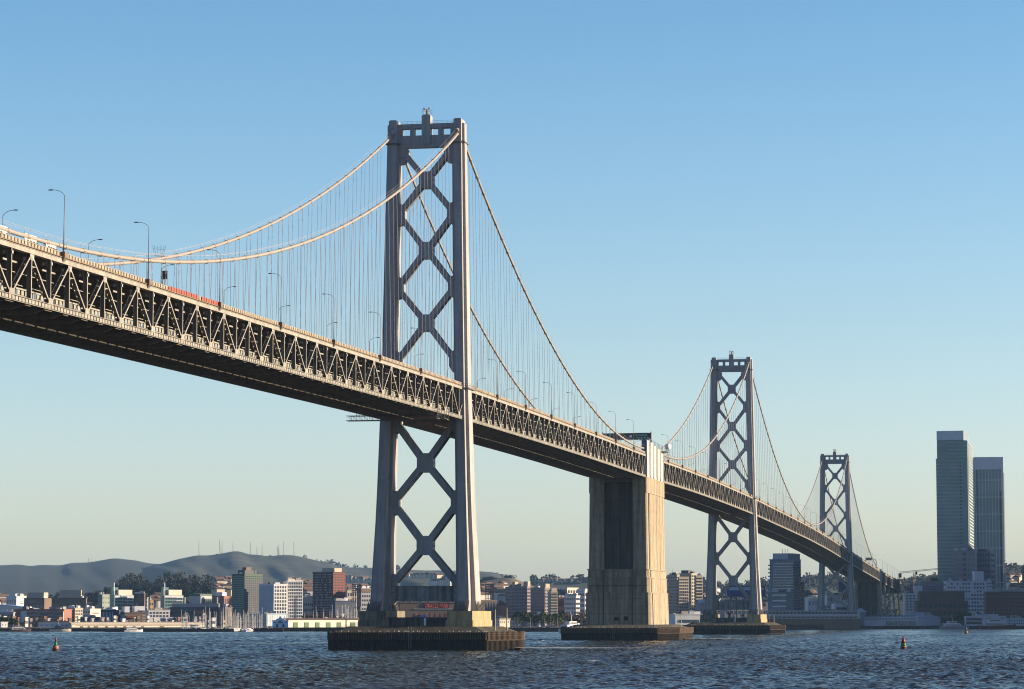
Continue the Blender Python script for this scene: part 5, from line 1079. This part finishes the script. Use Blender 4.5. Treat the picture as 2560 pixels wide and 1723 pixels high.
# striped high rise
b = B('apartment_tower', 'grey high rise with pale horizontal floor bands and side balconies', 'apartment tower', 2250, 1925, 1984, 2003, 1399, col('slate_grey_wall', (0.20, 0.21, 0.25)), 22, zb=2.3)
b.win('L', 1, 18, 1, 0.52, GLASS, u0=0.0, u1=0.86, name='window_band', z0=b.zy(1526), z1=b.zt-1.0, out=0.15); b.bands('L', 18, 0.28, WHITE, b.zy(1526)-1.2, b.zt-2.2, 0.0, 0.86, out=0.4); b.win('R', 3, 18, 0.6, 0.5, z0=b.zy(1526), out=0.15)
b.roofbox(0.08, 0.88, 0.05, 0.8, 5.0, GREYC); b.roofbox(0.0, 0.22, 0.0, 0.9, 4.8, col('plum_grey_wall', (0.17, 0.15, 0.17)))
m = MB()
for k in range(3): q = b.pt(0.35+0.12*k, 0.4, b.zt); m.tube([(q[0], q[1], q[2]), (q[0], q[1], q[2]+8.5)], 0.2, 5)
m.build('antenna', LAMPM, b.root)
for k in range(12): z = b.zt-4-k*3.0*0.98; m = MB(); b._blk(m, 1.0, 1.075, 0.02, 0.3, z-1.1, z); m.build('balcony', GREYC, b.root)
b = B('apartment_block', 'lower banded wing in front of the grey high rise', 'apartment building', 2230, 1920, 1966, 1986, 1481, MATS['slate_grey_wall'], 22); b.win('L', 1, 6, 1, 0.5, GLASS, u0=0.0, u1=0.75, name='window_band', out=0.15); b.bands('L', 6, 0.28, WHITE, b.zb, b.zt, 0, 0.75, out=0.4)
b = B('apartment_block', 'plum brick wing stepping down right of the grey high rise', 'apartment building', 2290, 1998, 2004, 2010, 1456, BRICK, 40); b.bands('R', 10, 0.4, PINK); b.bands('L', 10, 0.4, PINK)
b = B('low_building', 'small white building with square windows between the high rise and smallest tower', 'building', 2400, 2012, 2020, 2052, 1495, WHITE, 80); b.win('R', 4, 3, 0.4, 0.45)
b = B('low_building', 'white stepped building seen through the lower half of the smallest tower', 'building', 2600, 2054, 2068, 2100, 1488, WHITE, 60); b.win('R', 5, 4, 0.4, 0.4)
b = B('low_building', 'tan building seen through the right side of the smallest tower', 'building', 2620, 2098, 2106, 2128, 1482, TAN, 60); b.win('R', 4, 5, 0.4, 0.4)
b = B('low_building', 'white flat building with long windows low behind the smallest tower', 'building', 2500, 2078, 2086, 2128, 1508, WHITE, 75); b.win('R', 1, 2, 0.8, 0.35)
# waterfront promenade decks between W3 and W2
b = B('pier_building', 'long low pier building with rows of posts between the middle and smallest towers', 'pier building', 2165, 1912, 1914, 2150, 1528, GREYC, 86, zb=2.3); b.win('R', 64, 1, 0.55, 0.8, ROOFD, b.zy(1536), b.zy(1529), 'opening', out=0.2); b.win('R', 70, 1, 0.5, 0.9, ROOFD, b.zy(1546), b.zy(1541.5), 'opening', out=0.2); b.bands('R', 1, 1, GREYC, b.zy(1541), b.zy(1536.3), name='fascia', out=0.5)
b.bands('R', 1, 1, BROWN, b.zb-2, b.zy(1547), name='dark_base', out=0.4)
b = B('kiosk', 'small pyramid roofed kiosk right of the smallest tower', 'kiosk', 2330, 2139, 2143, 2164, 1530, MGREY, 70); m = MB(); q4 = [b.pt(-0.2, -0.1, b.zt), b.pt(-0.2, 1.1, b.zt), b.pt(1.2, 1.1, b.zt), b.pt(1.2, -0.1, b.zt)]; m.raw(q4+[b.pt(0.5, 0.5, b.zy(1519))], [(0, 1, 4), (1, 2, 4), (2, 3, 4), (3, 0, 4)]); m.build('pyramid_roof', BLUEW, b.root)
b = B('pier_shed', 'long grey pier shed with a pale gabled end at the right shore', 'pier shed', 2235, 2160, 2294, 2353, 1543, col('pale_grey_shed', (0.60, 0.58, 0.60)), 14, zb=2.4); b.win('L', 16, 1, 0.65, 0.28, ROOFD, b.zt-2.6, b.zt-0.4, out=0.3); b.win('L', 5, 1, 0.92, 0.85, GLASSL, b.zb, b.zb+4.2, 'glass_door', 0.02, 0.60, out=0.3)
m = MB(); m.loft([[b.pt(u_, 0, b.zt), b.pt(u_, 0.15, b.zt+0.3), b.pt(u_, 0.45, b.zt+2.2), b.pt(u_, 1.0, b.zt)] for u_ in (-0.002, 0.45)]); m.build('gable_roof', MATS['pale_grey_shed'], b.root); b.roofbox(0.0, 0.15, 0.25, 0.55, 3.9, GREYC, 'roof_block')
for k in range(9): m = MB(); b._blk(m, 0.15+k*0.09, 0.18+k*0.09, 0.1, 0.5, b.zt+0.3, b.zt+1.6); m.build('skylight', GLASSL, b.root)
# right part
b = B('apartment_block', 'pale blue white apartment block right of the bridge approach', 'apartment building', 2500, 2257, 2262, 2318, 1484, WHITE, 80); b.win('R', 6, 6, 0.5, 0.4, z0=b.zy(1528)); b.roofbox(0.1, 0.9, 0.45, 0.8, 7, WHITE)
b = B('office_block', 'grey block with tall fins behind the pale apartment block', 'building', 2700, 2262, 2268, 2300, 1467, PINK, 75); b.win('R', 6, 1, 0.5, 0.95, GLASS)
b = B('apartment_block', 'pinkish grey block with small windows left of the big white stepped building', 'apartment building', 2750, 2290, 2300, 2366, 1463, PINK, 78); b.win('R', 11, 3, 0.45, 0.4, z0=b.zy(1483)); b.roofbox(0.1, 0.9, 0.0, 0.8, 4, PINK)
b = B('office_block', 'brown ribbed block behind the pinkish grey block', 'building', 2850, 2325, 2329, 2362, 1445, BRICK, 60); b.win('R', 5, 1, 0.4, 0.9, PINK, name='rib')
b = B('apartment_block', 'big white stepped apartment building with dark windows at the right', 'apartment building', 2560, 2359.5, 2366, 2466, 1453, WHITE, 80); b.win('R', 13, 8, 0.52, 0.42, z0=b.zy(1530), skip=0.18, out=0.2); b.roofbox(0.1, 0.9, 0.72, 0.95, 9.0, WHITE); b.win('L', 2, 8, 0.5, 0.4)
b = B('apartment_block', 'slim white wing right of the big white stepped building', 'apartment building', 2600, 2455, 2466, 2480, 1453, WHITE, 60); b.win('R', 2, 6, 0.5, 0.4, z0=b.zy(1500)); b.win('L', 2, 6, 0.5, 0.4, z0=b.zy(1500))
b = B('brick_building', 'long dark brown brick building with faint large windows behind the grey gabled shed', 'building', 2420, 2287, 2291, 2421, 1503, BROWN, 84); b.win('R', 10, 3, 0.75, 0.6, mat('dull_brown_window', (0.06, 0.055, 0.05), 0.4), out=0.2); b.roofbox(0.0, 1, 0.06, 0.93, 8.5, BROWN, 'upper_storey')
b = B('brick_building', 'red brown brick factory with white rooftop letters at the right edge', 'building', 2440, 2460, 2464, 2640, 1480, BRICK, 84); b.win('R', 22, 5, 0.4, 0.4, MATS['dull_brown_window'], z0=b.zy(1540), z1=b.zy(1493), out=0.2); b.bands('R', 1, 1, PINK, b.zy(1492.5), b.zy(1490.5), name='cornice', out=0.5); b.bands('R', 1, 1, BROWN, b.zy(1486), b.zt, name='eaves', out=0.6)
u = lambda px: uf(b, px)
nrm = -b.dl; zl = b.zt+0.5
for tx, xa, xb in (('HILLS', 2464, 2502), ('BROS', 2507, 2541)):
    c_ = np.array(b.pt(0, (u(xa)+u(xb))/2, 0)); text_mesh(tx, 4.2, SIGNW, 'roof_letters', b.root, c_+nrm*0.3+np.array([0, 0, zl]), b.dr, nrm, 0.12, width=(u(xb)-u(xa))*b.wr*0.95)
b.roofbox(0.05, 0.1, u(2507), u(2541), 2.0, PINK, 'letter_screen')
b = B('firehouse', 'low grey modern pier building with a framed glass front right of centre shore', 'building', 2250, 2410, 2413, 2514, 1541, MATS['pale_grey_shed'], 84, zb=2.4); b.win('R', 1, 2, 0.95, 0.7, mat('olive_glass', (0.06, 0.06, 0.045), 0.3), u0=0.01, u1=0.42, out=0.2); b.win('R', 3, 1, 0.8, 0.3, GLASS, b.zt-3.2, b.zt-0.8, u0=0.5, u1=0.98, out=0.2); b.roofbox(0.1, 0.9, 0.3, 0.75, 1.8, GREYC)
b = B('low_building', 'white two storey quay building at the right edge', 'building', 2300, 2514, 2517, 2620, 1546, WHITE, 84); b.win('R', 16, 2, 0.4, 0.4)
# the two glass towers
b = B('glass_tower', 'tallest dark green glass skyscraper with thin pale floor lines', 'skyscraper', 2780, 2345, 2424, 2437, 1147, GLT, 12, zb=2.3)
b.win('L', 1, 43, 1, 0.10, mat('pale_spandrel', (0.42, 0.45, 0.42), 0.5), z0=b.zy(1530), z1=b.zt, u0=0.16, u1=1.0, name='floor_line', out=0.25)
b.block('upper_shaft', 0.0, 0.965, 0, 1, b.zt, b.zy(1101), GLT); b.win('L', 1, 5, 1, 0.10, MATS['pale_spandrel'], z0=b.zt, z1=b.zy(1101), u0=0.0, u1=0.62, name='floor_line', out=0.25)
zc1, zc2 = b.zy(1099.5), b.zy(1076); m = MB(); pts_ = [(1.0-0.02, 0.05), (0.985, 0.9), (0.12, 0.9), (0.045, 0.7), (0.03, 0.45), (0.045, 0.2), (0.12, 0.03)]
m.loft([[b.pt(u_, v_, z) for u_, v_ in pts_] for z in (zc1, zc2)]); m.build('crown', mat('brushed_crown_panel', (0.30, 0.33, 0.36), 0.3, 0.1, 0.05, metal=0.6), b.root)
b.win('L', 1, 34, 1, 0.45, ROOFD, z0=b.zy(1450), z1=b.zt-2, u0=0.20, u1=0.25, name='balcony_slot', out=0.3)
b.win('R', 1, 48, 1, 0.35, GREYC, z0=b.zy(1480), z1=b.zy(1102), u0=0.1, u1=0.9, name='side_balcony', out=0.7)
b = B('glass_tower', 'shorter glass skyscraper with pale vertical ribs and a plain grey crown', 'skyscraper', 2950, 2440, 2513, 2521, 1144, col('pale_blue_tower_glass', (0.20, 0.26, 0.265), rough=0.25, var=0.25, scale=0.04), 8, zb=2.3)
b.block('crown', -0.003, 1.003, -0.02, 1.02, b.zy(1174), b.zt+0.5, col('pale_crown_panel', (0.50, 0.51, 0.55)))
b.win('L', 9, 1, 0.12, 1, WHITE, z0=b.zy(1500), z1=b.zy(1173), name='vertical_rib', u0=0.0, u1=1.0, out=0.9); b.win('L', 1, 8, 1, 0.03, WHITE, z0=b.zy(1520), z1=b.zy(1179), name='floor_line', out=0.8)
b.win('L', 1, 40, 1, 0.6, ROOFD, z0=b.zy(1400), z1=b.zy(1175), u0=0.885, u1=0.93, name='balcony_slot', out=0.5)
b.win('L', 1, 1, 1, 1, NAVY, b.zy(1470), b.zy(1228), 'dark_strip', 0.07, 0.13, out=0.4); b.win('L', 1, 1, 1, 1, TAN, b.zy(1470), b.zy(1405), 'tan_strip', 0.01, 0.06, out=0.4)
b.win('R', 1, 44, 1, 0.4, GREYC, z0=b.zy(1480), z1=b.zy(1180), u0=0.1, u1=1.0, name='side_balcony', out=1.5)
b = B('glass_tower', 'narrow green glass slab between the two skyscrapers', 'skyscraper', 2990, 2430, 2443, 2446, 1174, GLT, 10); b.win('L', 1, 40, 1, 0.1, GREYC, name='floor_line', out=0.2)
b = B('apartment_tower', 'stepped mauve grey apartment tower in front of the tallest skyscraper', 'apartment tower', 2620, 2386, 2440, 2448, 1377, PINK, 14); b.win('L', 8, 14, 0.45, 0.5, GLASSL, out=0.2, skip=0.05); b.win('L', 1, 14, 1, 0.5, ROOFD, u0=0.44, u1=0.58, name='balcony_slot', out=0.3)
for k in range(5): b.block('roof_step', 0.12+0.06*k, 0.88-0.09*k, 0.1, 0.8, b.zt+k*1.3, b.zt+(k+1)*1.3, PINK)
b = B('apartment_tower', 'mauve grey wing with pale windows right of the stepped apartment tower', 'apartment tower', 2640, 2444, 2478, 2489, 1378, PINK, 30); b.win('L', 5, 13, 0.6, 0.55, GLASSL, out=0.2); b.win('R', 2, 13, 0.6, 0.5, out=0.2)
b = B('office_tower', 'sliver of a dark tower at the right edge on the hillside', 'office tower', 3200, 2556, 2572, 2580, 1416, DGREY, 30); b.win('L', 4, 12, 0.6, 0.5)
# unseen downtown blocks added at the right, sized to shade the right hand shore
random.seed(21)
for i in range(24):
    if i < 17: x = 1390+i*74; y = -275; h = 140 if 1 <= i <= 3 else random.uniform(78, 92); hw_ = 36.5
    else: x = 1950+(i-17)*95; y = -440; h = random.uniform(130, 170); hw_ = 30
    r_ = thing('office_tower', 'unseen downtown block added for shade beyond the right edge', 'office tower', (x, y, 2.3), 'downtown shade blocks beyond the right edge')
    bx('walls', [GREYC, PINK, GLT, TAN][i % 4], r_, x-hw_, x+hw_, y-24, y+24, 2.3, 2.3+h); bx('penthouse', DGREY, r_, x-16, x+16, y-14, y+14, 2.3+h, 8+h)
# ------------------------------------------------------------------ tower crane
q = gp(2287, 2900, 2.3); D = 2900; ztip = P(2287, 1430, D)[2]
r_ = thing('tower_crane', 'pale tower crane with a long jib left of the tallest skyscraper', 'crane', q); CRM = mat('crane_paint', (0.50, 0.36, 0.24), 0.6)
m = MB()
for s1 in (-1, 1):
    for s2 in (-1, 1): m.beam((q[0]+s1*1.2, q[1]+s2*1.2, 2.3), (q[0]+s1*1.2, q[1]+s2*1.2, ztip), 0.5, 0.5, (1, 0, 0))
for k in range(16): z = 2.3+(ztip-2.3)*k/16; m.beam((q[0]-1.2, q[1]-1.2*(-1)**k, z), (q[0]+1.2, q[1]+1.2*(-1)**k, z+3), 0.3, 0.3)
m.build('mast', CRM, r_); m = MB(); l_ = P(2250, 1433.5, D); e_ = P(2352, 1423, D); c_ = P(2287, 1427, D)
for dz_ in (0, 2.0): m.beam(l_+np.array([0, 0, dz_*0.7]), e_+np.array([0, 0, dz_*0.5]), 0.4, 0.4)
for k in range(26): t0 = k/26; t1 = (k+1)/26; a_ = l_+(e_-l_)*t0; c2 = l_+(e_-l_)*t1; m.beam(a_+np.array([0, 0, 1.5*(k % 2)]), c2+np.array([0, 0, 1.5*((k+1) % 2)]), 0.22, 0.22)
m.build('jib', CRM, r_); m = MB(); m.box(l_[0]-1.5, l_[0]+1.5, l_[1]-1.5, l_[1]+1.5, l_[2]-4.5, l_[2]); m.box(q[0]-1.6, q[0]+1.6, q[1]-3, q[1]-1, ztip-3, ztip); m.build('counterweight', DGREY, r_)
# ------------------------------------------------------------------ hillside houses
HW_ = [mat('house_wall_white', (0.55, 0.51, 0.45)), mat('house_wall_tan', (0.42, 0.33, 0.24)), mat('house_wall_grey', (0.30, 0.30, 0.30))]
def house_proto(i):
    r = thing('house', 'x', 'house', (0, 0, 0)); m = MB(); m.box(-5, 5, -6, 6, -4, 6.5); m.build('walls', HW_[i], r)
    m = MB(); m.loft([[(-5.4, y, 6.5), (0, y, 9.2), (5.4, y, 6.5)] for y in (-6.4, 6.4)]); m.build('roof', [ROOFB, ROOFD, ROOFB][i], r); return r
hp = [house_proto(i) for i in range(3)]
def hrow(pts, D, n, sc, label, group, jy=0.6):
    for k in range(n):
        px = pts[0][0]+(pts[-1][0]-pts[0][0])*(k+random.random()*0.7)/n; py = float(np.interp(px, [p[0] for p in pts], [p[1] for p in pts]))+random.uniform(-jy, jy)
        z = P(px, py, D)[2]; place(hp[random.choice((0, 0, 1, 2))], px, D, z-3*sc, sc*random.uniform(0.8, 1.2), label, group, YAW+random.uniform(0.5, 1.1))
random.seed(4)
hrow([(1008,1444),(1040,1443),(1065,1441.5),(1080,1444),(1102,1448)], 6150, 22, 1.5, 'tiny white house in the upper terrace seen between the tower legs', 'white houses in the upper hill terrace')
hrow([(1085,1460),(1110,1456),(1132,1448.5)], 5900, 14, 1.5, 'tiny white house in the lower slanting terrace between the tower legs', 'white houses in the lower hill terrace')
hrow([(862,1446),(900,1450),(930,1454)], 6400, 10, 1.3, 'tiny pale house in the terrace right of the red tower', 'pale houses right of the red tower')
hrow([(1350,1455),(1400,1456),(1470,1459)], 6150, 12, 1.3, 'tiny pale house on the wooded ridge left of the concrete pier', 'pale houses on the wooded ridge')
def hscatter(xa, xb, ya, yb, D0, D1, n, sc, label, group):
    for k in range(n):
        px = random.uniform(xa, xb); t = random.random(); py = ya+(yb-ya)*t; D = D1+(D0-D1)*t
        z = P(px, py, D)[2]; place(hp[random.choice((0, 0, 1, 2))], px, D, z-3, sc*random.uniform(0.7, 1.2), label, group, YAW+random.uniform(0.3, 1.2))
hscatter(-10, 60, 1498, 1512, 3000, 3300, 16, 1.0, 'small pale house in the cluster at the far left behind the offices', 'small houses at the far left')
hscatter(384, 402, 1488, 1510, 2900, 3500, 16, 0.9, 'small house squeezed between the two teal laboratories', 'small houses between the laboratories')
hscatter(540, 580, 1452, 1482, 3300, 3750, 18, 0.9, 'small house on the wooded rise left of the green tower', 'houses on the wooded rise')
hscatter(754, 784, 1458, 1490, 2800, 3700, 30, 0.9, 'small house on the slope between the white and red towers', 'houses between the white and red towers')
hscatter(864, 935, 1468, 1495, 2900, 3800, 24, 0.9, 'small house on the slope behind the left tower leg', 'houses behind the left tower leg')
hscatter(1200, 1262, 1462, 1500, 2700, 3800, 34, 1.0, 'small house stepping up the slope right of the tallest tower', 'houses right of the tallest tower')
hscatter(1640, 1800, 1478, 1510, 2700, 3800, 22, 0.9, 'small house on the slope behind the tan high rise pair', 'houses behind the tan high rise pair')
hscatter(2008, 2052, 1482, 1500, 2600, 3400, 10, 0.9, 'small house right of the grey banded high rise', 'houses right of the banded high rise')
hscatter(2524, 2562, 1440, 1480, 3000, 3800, 12, 0.9, 'small pale house on the slope at the right edge', 'houses at the right edge')
# ------------------------------------------------------------------ street trees on the quay
sp = [tree_proto(10, 9, LEAFG, 31, nq=260, q=0.06), tree_proto(10, 9, LEAFR, 32, nq=260, q=0.06)]
random.seed(9)
for k in range(26):
    px = 1290+k*7.0+random.uniform(-2, 2); place(sp[0 if k < 18 else 1], px, random.uniform(1930, 2020), 2.3, random.uniform(0.7, 1.15), 'bushy dark green street tree on the quay between the big piers' if k < 18 else 'reddish street tree on the quay left of the concrete pier', 'green street trees on the quay' if k < 18 else 'reddish street trees on the quay')
for k in range(10): place(sp[0], 2225+k*9, 2380, 2.3, random.uniform(0.7, 1.0), 'dark street tree below the pale apartment block', 'street trees below the pale apartment block')
for k in range(8): place(sp[0], 2380+k*10.5, 2330, 2.3, random.uniform(0.8, 1.3), 'dark street tree in front of the long brick building', 'street trees before the brick building')
for k in range(12): place(sp[0], 2+k*3.4, 1950, 2.3, random.uniform(0.5, 0.75), 'dark low tree on the quay at the left edge', 'low trees at the left edge')
for k in range(12): place(sp[1], 762+k*9, 2060, 2.3, random.uniform(0.7, 1.0), 'reddish bare tree behind the green door shed', 'reddish trees behind the green door shed')
for k in range(5): place(sp[0], 1700+k*16, 2180, 2.3, random.uniform(0.8, 1.1), 'dark street tree beside the low white building', 'street trees beside the low white building')
# seawall and breakwater
def wall(label, pts, D, z1, th, m, cat='breakwater', name='breakwater'):
    a, c = gp(pts[0], D, 0), gp(pts[1], D, 0); r = MB(); n = 60
    for k in range(n):
        p0 = a+(c-a)*k/n; p1 = a+(c-a)*(k+1)/n; h = z1+random.uniform(-0.25, 0.25)
        r.loft([[(*p0[:2], -1), (*p1[:2], -1), (*(p1+HV*th)[:2], -1), (*(p0+HV*th)[:2], -1)], [(*(p0+HV*0.8)[:2], h), (*(p1+HV*0.8)[:2], h+random.uniform(-.2, .2)), (*(p1+HV*(th-0.8))[:2], h), (*(p0+HV*(th-0.8))[:2], h)]])
    return tag(r.build(name, m), label, cat)
ROCK = mat('dark_rock', (0.05, 0.042, 0.035), 0.95, 0.5, 0.4)
wall('long dark breakwater in front of the marina masts at the left', (262, 585), 1800, 2.0, 4, ROCK)
wall('short dark rock wall left of the green door shed', (628, 708), 1815, 2.2, 4, ROCK)
wall('dark rock seawall between the tallest tower fender and the concrete pier', (1250, 1500), 1818, 2.6, 4, ROCK, 'seawall', 'seawall')
wall('dark seawall below the pier building between the two far towers', (1890, 2060), 2120, 3.6, 4, ROCK, 'seawall', 'seawall')
wall('dark quay edge at the left below the blue grey shed', (-60, 262), 1845, 1.9, 4, ROCK, 'seawall', 'seawall')
wall('dark quay edge below the modern pier building at the right', (2370, 2620), 2230, 2.0, 4, ROCK, 'seawall', 'seawall')
wall('dark quay edge between the concrete pier and the middle tower fender', (1640, 1900), 1850, 2.4, 4, ROCK, 'seawall', 'seawall')
# ------------------------------------------------------------------ boats
HULL = mat('boat_white', (0.62, 0.62, 0.62), 0.4, 0.05)
def hull(m, L_, W_, H_, z=0.0, x0=0.0):
    rings = []
    for t, w_, s_ in ((0, 0.75, 0), (0.25, 1, 0), (0.6, 0.95, 0.05), (0.85, 0.55, 0.2), (1.0, 0.04, 0.35)):
        x = x0+(t-0.5)*L_; rings.append([(x, -W_/2*w_, z+H_+s_*H_), (x, -W_/2*w_*0.7, z-0.2), (x, W_/2*w_*0.7, z-0.2), (x, W_/2*w_, z+H_+s_*H_)])
    m.loft(rings)
def sail_proto(h):
    r = thing('sailboat', 'x', 'sailboat', (0, 0, 0)); m = MB(); hull(m, 9, 2.8, 1.0); m.build('hull', HULL, r)
    m = MB(); m.box(-1.8, 1.4, -0.8, 0.8, 0.9, 1.5); m.build('cabin', HULL, r)
    m = MB(); m.tube([(0.6, 0, 0.8), (0.6, 0, h)], 0.16, 6, 0.10); m.beam((0.6, -1.3, h*0.6), (0.6, 1.3, h*0.6), 0.08, 0.08); m.beam((0.6, 0, 1.9), (-3.2, 0, 1.9), 0.22, 0.3); m.build('mast', mat('mast_aluminium', (0.50, 0.47, 0.43), 0.5), r); return r
sps = [sail_proto(12), sail_proto(14.5), sail_proto(10.5)]
random.seed(12)
for k in range(92):
    px = random.triangular(505, 700, 600) if k < 70 else random.uniform(450, 520)
    place(sps[random.choice((0, 0, 1, 2))], px, random.uniform(1815, 1852), 0.0, random.uniform(0.85, 1.12), 'moored sailboat with a bare mast in the crowded marina left of the green door shed', 'moored sailboats in the marina')
for k in range(30): 
    place(sps[random.choice((0, 1, 2))], random.uniform(735, 905), random.uniform(2010, 2040), 0.6, random.uniform(1.0, 1.25), 'sailboat mast rising behind the roof of the green door shed', 'sailboats behind the green door shed')
def motor(px, D, L_, label, rot, name='motor_yacht', cat='boat', dark=HULL, up=HULL, grp=None):
    q = gp(px, D, 0); r = thing(name, label, cat, q, grp); k = L_/20.0
    def tr(mb):
        c, s_ = math.cos(rot), math.sin(rot); mb.v = [(q[0]+x*c-y*s_, q[1]+x*s_+y*c, q[2]+z) for x, y, z in mb.v]; return mb
    m = MB(); hull(m, L_, L_*0.24, 1.9*k); tr(m).build('hull', dark, r)
    m = MB(); m.loft([[(-8*k, -1.9*k, 1.8*k), (5*k, -1.6*k, 1.9*k), (5*k, 1.6*k, 1.9*k), (-8*k, 1.9*k, 1.8*k)], [(-7.6*k, -1.7*k, 3.7*k), (3.2*k, -1.4*k, 3.7*k), (3.2*k, 1.4*k, 3.7*k), (-7.6*k, 1.7*k, 3.7*k)]]); m.box(-5*k, 1.2*k, -1.3*k, 1.3*k, 3.75*k, 5.2*k); tr(m).build('superstructure', up, r)
    m = MB(); m.box(-6.8*k, 3.4*k, -1.95*k, -1.75*k, 2.4*k, 3.0*k); m.box(-4.4*k, 1.0*k, -1.4*k, -1.3*k, 4.1*k, 4.8*k); m.box(-6.8*k, 3.4*k, 1.75*k, 1.95*k, 2.4*k, 3.0*k); m.box(-8.1*k, -7.8*k, -1.3*k, 1.3*k, 2.3*k, 3.1*k); tr(m).build('window_strip', GLASS, r)
    m = MB(); m.tube([(-1*k, 0, 5.2*k), (-2*k, 0, 9.5*k)], 0.18*k, 5, 0.08*k); m.beam((-1.7*k, -1.2*k, 7.5*k), (-1.7*k, 1.2*k, 7.5*k), 0.12, 0.12); tr(m).build('radar_mast', HULL, r)
motor(1432, 1640, 26, 'white motor yacht leaving a gap between the tallest tower fender and the concrete pier', YAW-0.55)
motor(335, 1790, 12, 'small white motorboat in front of the long breakwater at the left', YAW-1.2)
motor(492, 1830, 17, 'white cabin cruiser moored beside the end of the long lit shed', YAW-1.3)
motor(2385, 2215, 24, 'grey white workboat moored right of the gabled shed', YAW-1.4, 'workboat', 'boat', MGREY)
motor(2492, 2215, 30, 'red and white fireboat moored before the modern pier building', YAW-1.5, 'fireboat', 'fireboat', REDB, HULL)
motor(52, 1838, 14, 'small ferry with two white deck bands moored at the left edge', YAW-1.3, 'ferry', 'ferry', REDD, HULL)
motor(152, 1835, 14, 'flat pale barge moored left of the long lit shed', YAW-1.5, 'barge', 'boat', CREAM, NAVY)
# ------------------------------------------------------------------ buoys
def buoy(px, D, label, kind):
    q = gp(px, D, 0); r = thing('buoy', label, 'buoy', q); x, y = q[0], q[1]
    RED = mat('buoy_red', (0.26, 0.02, 0.015), 0.5); GRN = mat('buoy_green', (0.02, 0.22, 0.07), 0.5); COR = mat('buoy_orange', (0.40, 0.15, 0.08), 0.6)
    k = 1.0
    m = MB(); m.tube([(x, y, -0.4), (x, y, 0.35)], 0.86, 20); m.build('float_base', mat('buoy_dark', (0.05, 0.02, 0.015), 0.8), r)
    if kind == 'L':
        m = MB(); m.tube([(x, y, 0.35), (x, y, 1.25)], 0.82, 20, 0.76); m.build('float_body', COR, r, True)
        m = MB(); m.tube([(x, y, 1.25), (x, y, 2.35)], 0.52, 12, 0.27); m.build('green_band', GRN, r, True)
        m = MB(); m.tube([(x, y, 2.35), (x, y, 3.2), (x, y, 3.55)], 0.27, 12, 0.08); m.build('red_top', RED, r, True)
    elif kind == 'R':
        m = MB(); m.tube([(x, y, 0.35), (x, y, 0.62)], 0.84, 20); m.build('orange_band', COR, r, True)
        m = MB(); m.tube([(x, y, 0.62), (x, y, 1.45)], 0.82, 20, 0.78); m.build('green_band', GRN, r, True)
        m = MB(); m.tube([(x, y, 1.45), (x, y, 2.4), (x, y, 3.3)], 0.76, 20, 0.16); m.tube([(x, y, 3.3), (x, y, 3.65)], 0.1, 8); m.build('red_cone', RED, r, True)
    else:
        m = MB(); m.tube([(x, y, 0.3), (x, y, 1.2)], 1.0, 14, 0.9); m.build('float_body', COR, r, True)
        m = MB(); m.tube([(x, y, 1.2), (x, y, 3.4)], 0.6, 10, 0.5); m.build('dark_cage', DGREY, r, True)
buoy(141, 766, 'orange buoy with a green and red pointed top on the left water', 'L')
buoy(2257, 817, 'red cone buoy with a green band on the right water', 'R')
buoy(2414, 1600, 'small distant orange buoy with a dark cage near the right shore', 'F')
# light poles on the pier fenders and the quay
def pole(px, py0, py1, D, label, group=None, r0=0.16, arm=True, zb=None):
    q = P(px, py1, D); t_ = P(px, py0, D); zb_ = q[2] if zb is None else zb; r = thing('light_pole', label, 'pole', (q[0], q[1], zb_), group)
    m = MB(); m.tube([(q[0], q[1], zb_), (q[0], q[1], t_[2])], r0, 6, r0*0.6)
    if arm: 
        for s1 in (-1, 1): m.beam((q[0], q[1], t_[2]-0.5), (q[0]+RV[0]*0.9*s1, q[1]+RV[1]*0.9*s1, t_[2]-0.3), 0.1, 0.1)
    m.build('pole', LAMPM, r)
pole(865, 1520, 1574, 800, 'dark pole on the left end of the largest fender', None, 0.2, False, zb=5.0)
pole(1238, 1524, 1578, 795, 'pole with a lamp bar on the right side of the largest fender', None, 0.2, zb=5.2)
pole(1267, 1520, 1572, 800, 'dark pole at the right end of the largest fender', None, 0.2, False, zb=5.2)
pole(1457, 1532, 1563, 1160, 'pole at the left end of the concrete pier fender', None, 0.18, zb=5.0)
pole(1703, 1534, 1566, 1170, 'pole at the right end of the concrete pier fender', None, 0.18, zb=5.0)
pole(1924, 1536, 1561, 1560, 'left of two poles on the middle tower fender', None, 0.2, zb=4.9)
pole(1935, 1537, 1560, 1560, 'right of two poles on the middle tower fender', None, 0.2, zb=4.9)
for i, px in enumerate((1287, 1326, 1357, 1362, 1394)): pole(px, 1543, 1565, 1860, 'slim street light on the quay between the big piers, %s from the left' % ORD[i], 'street lights on the quay', 0.14, True, 2.3)
for o in bpy.data.objects:
    if 'used' in o: del o['used']
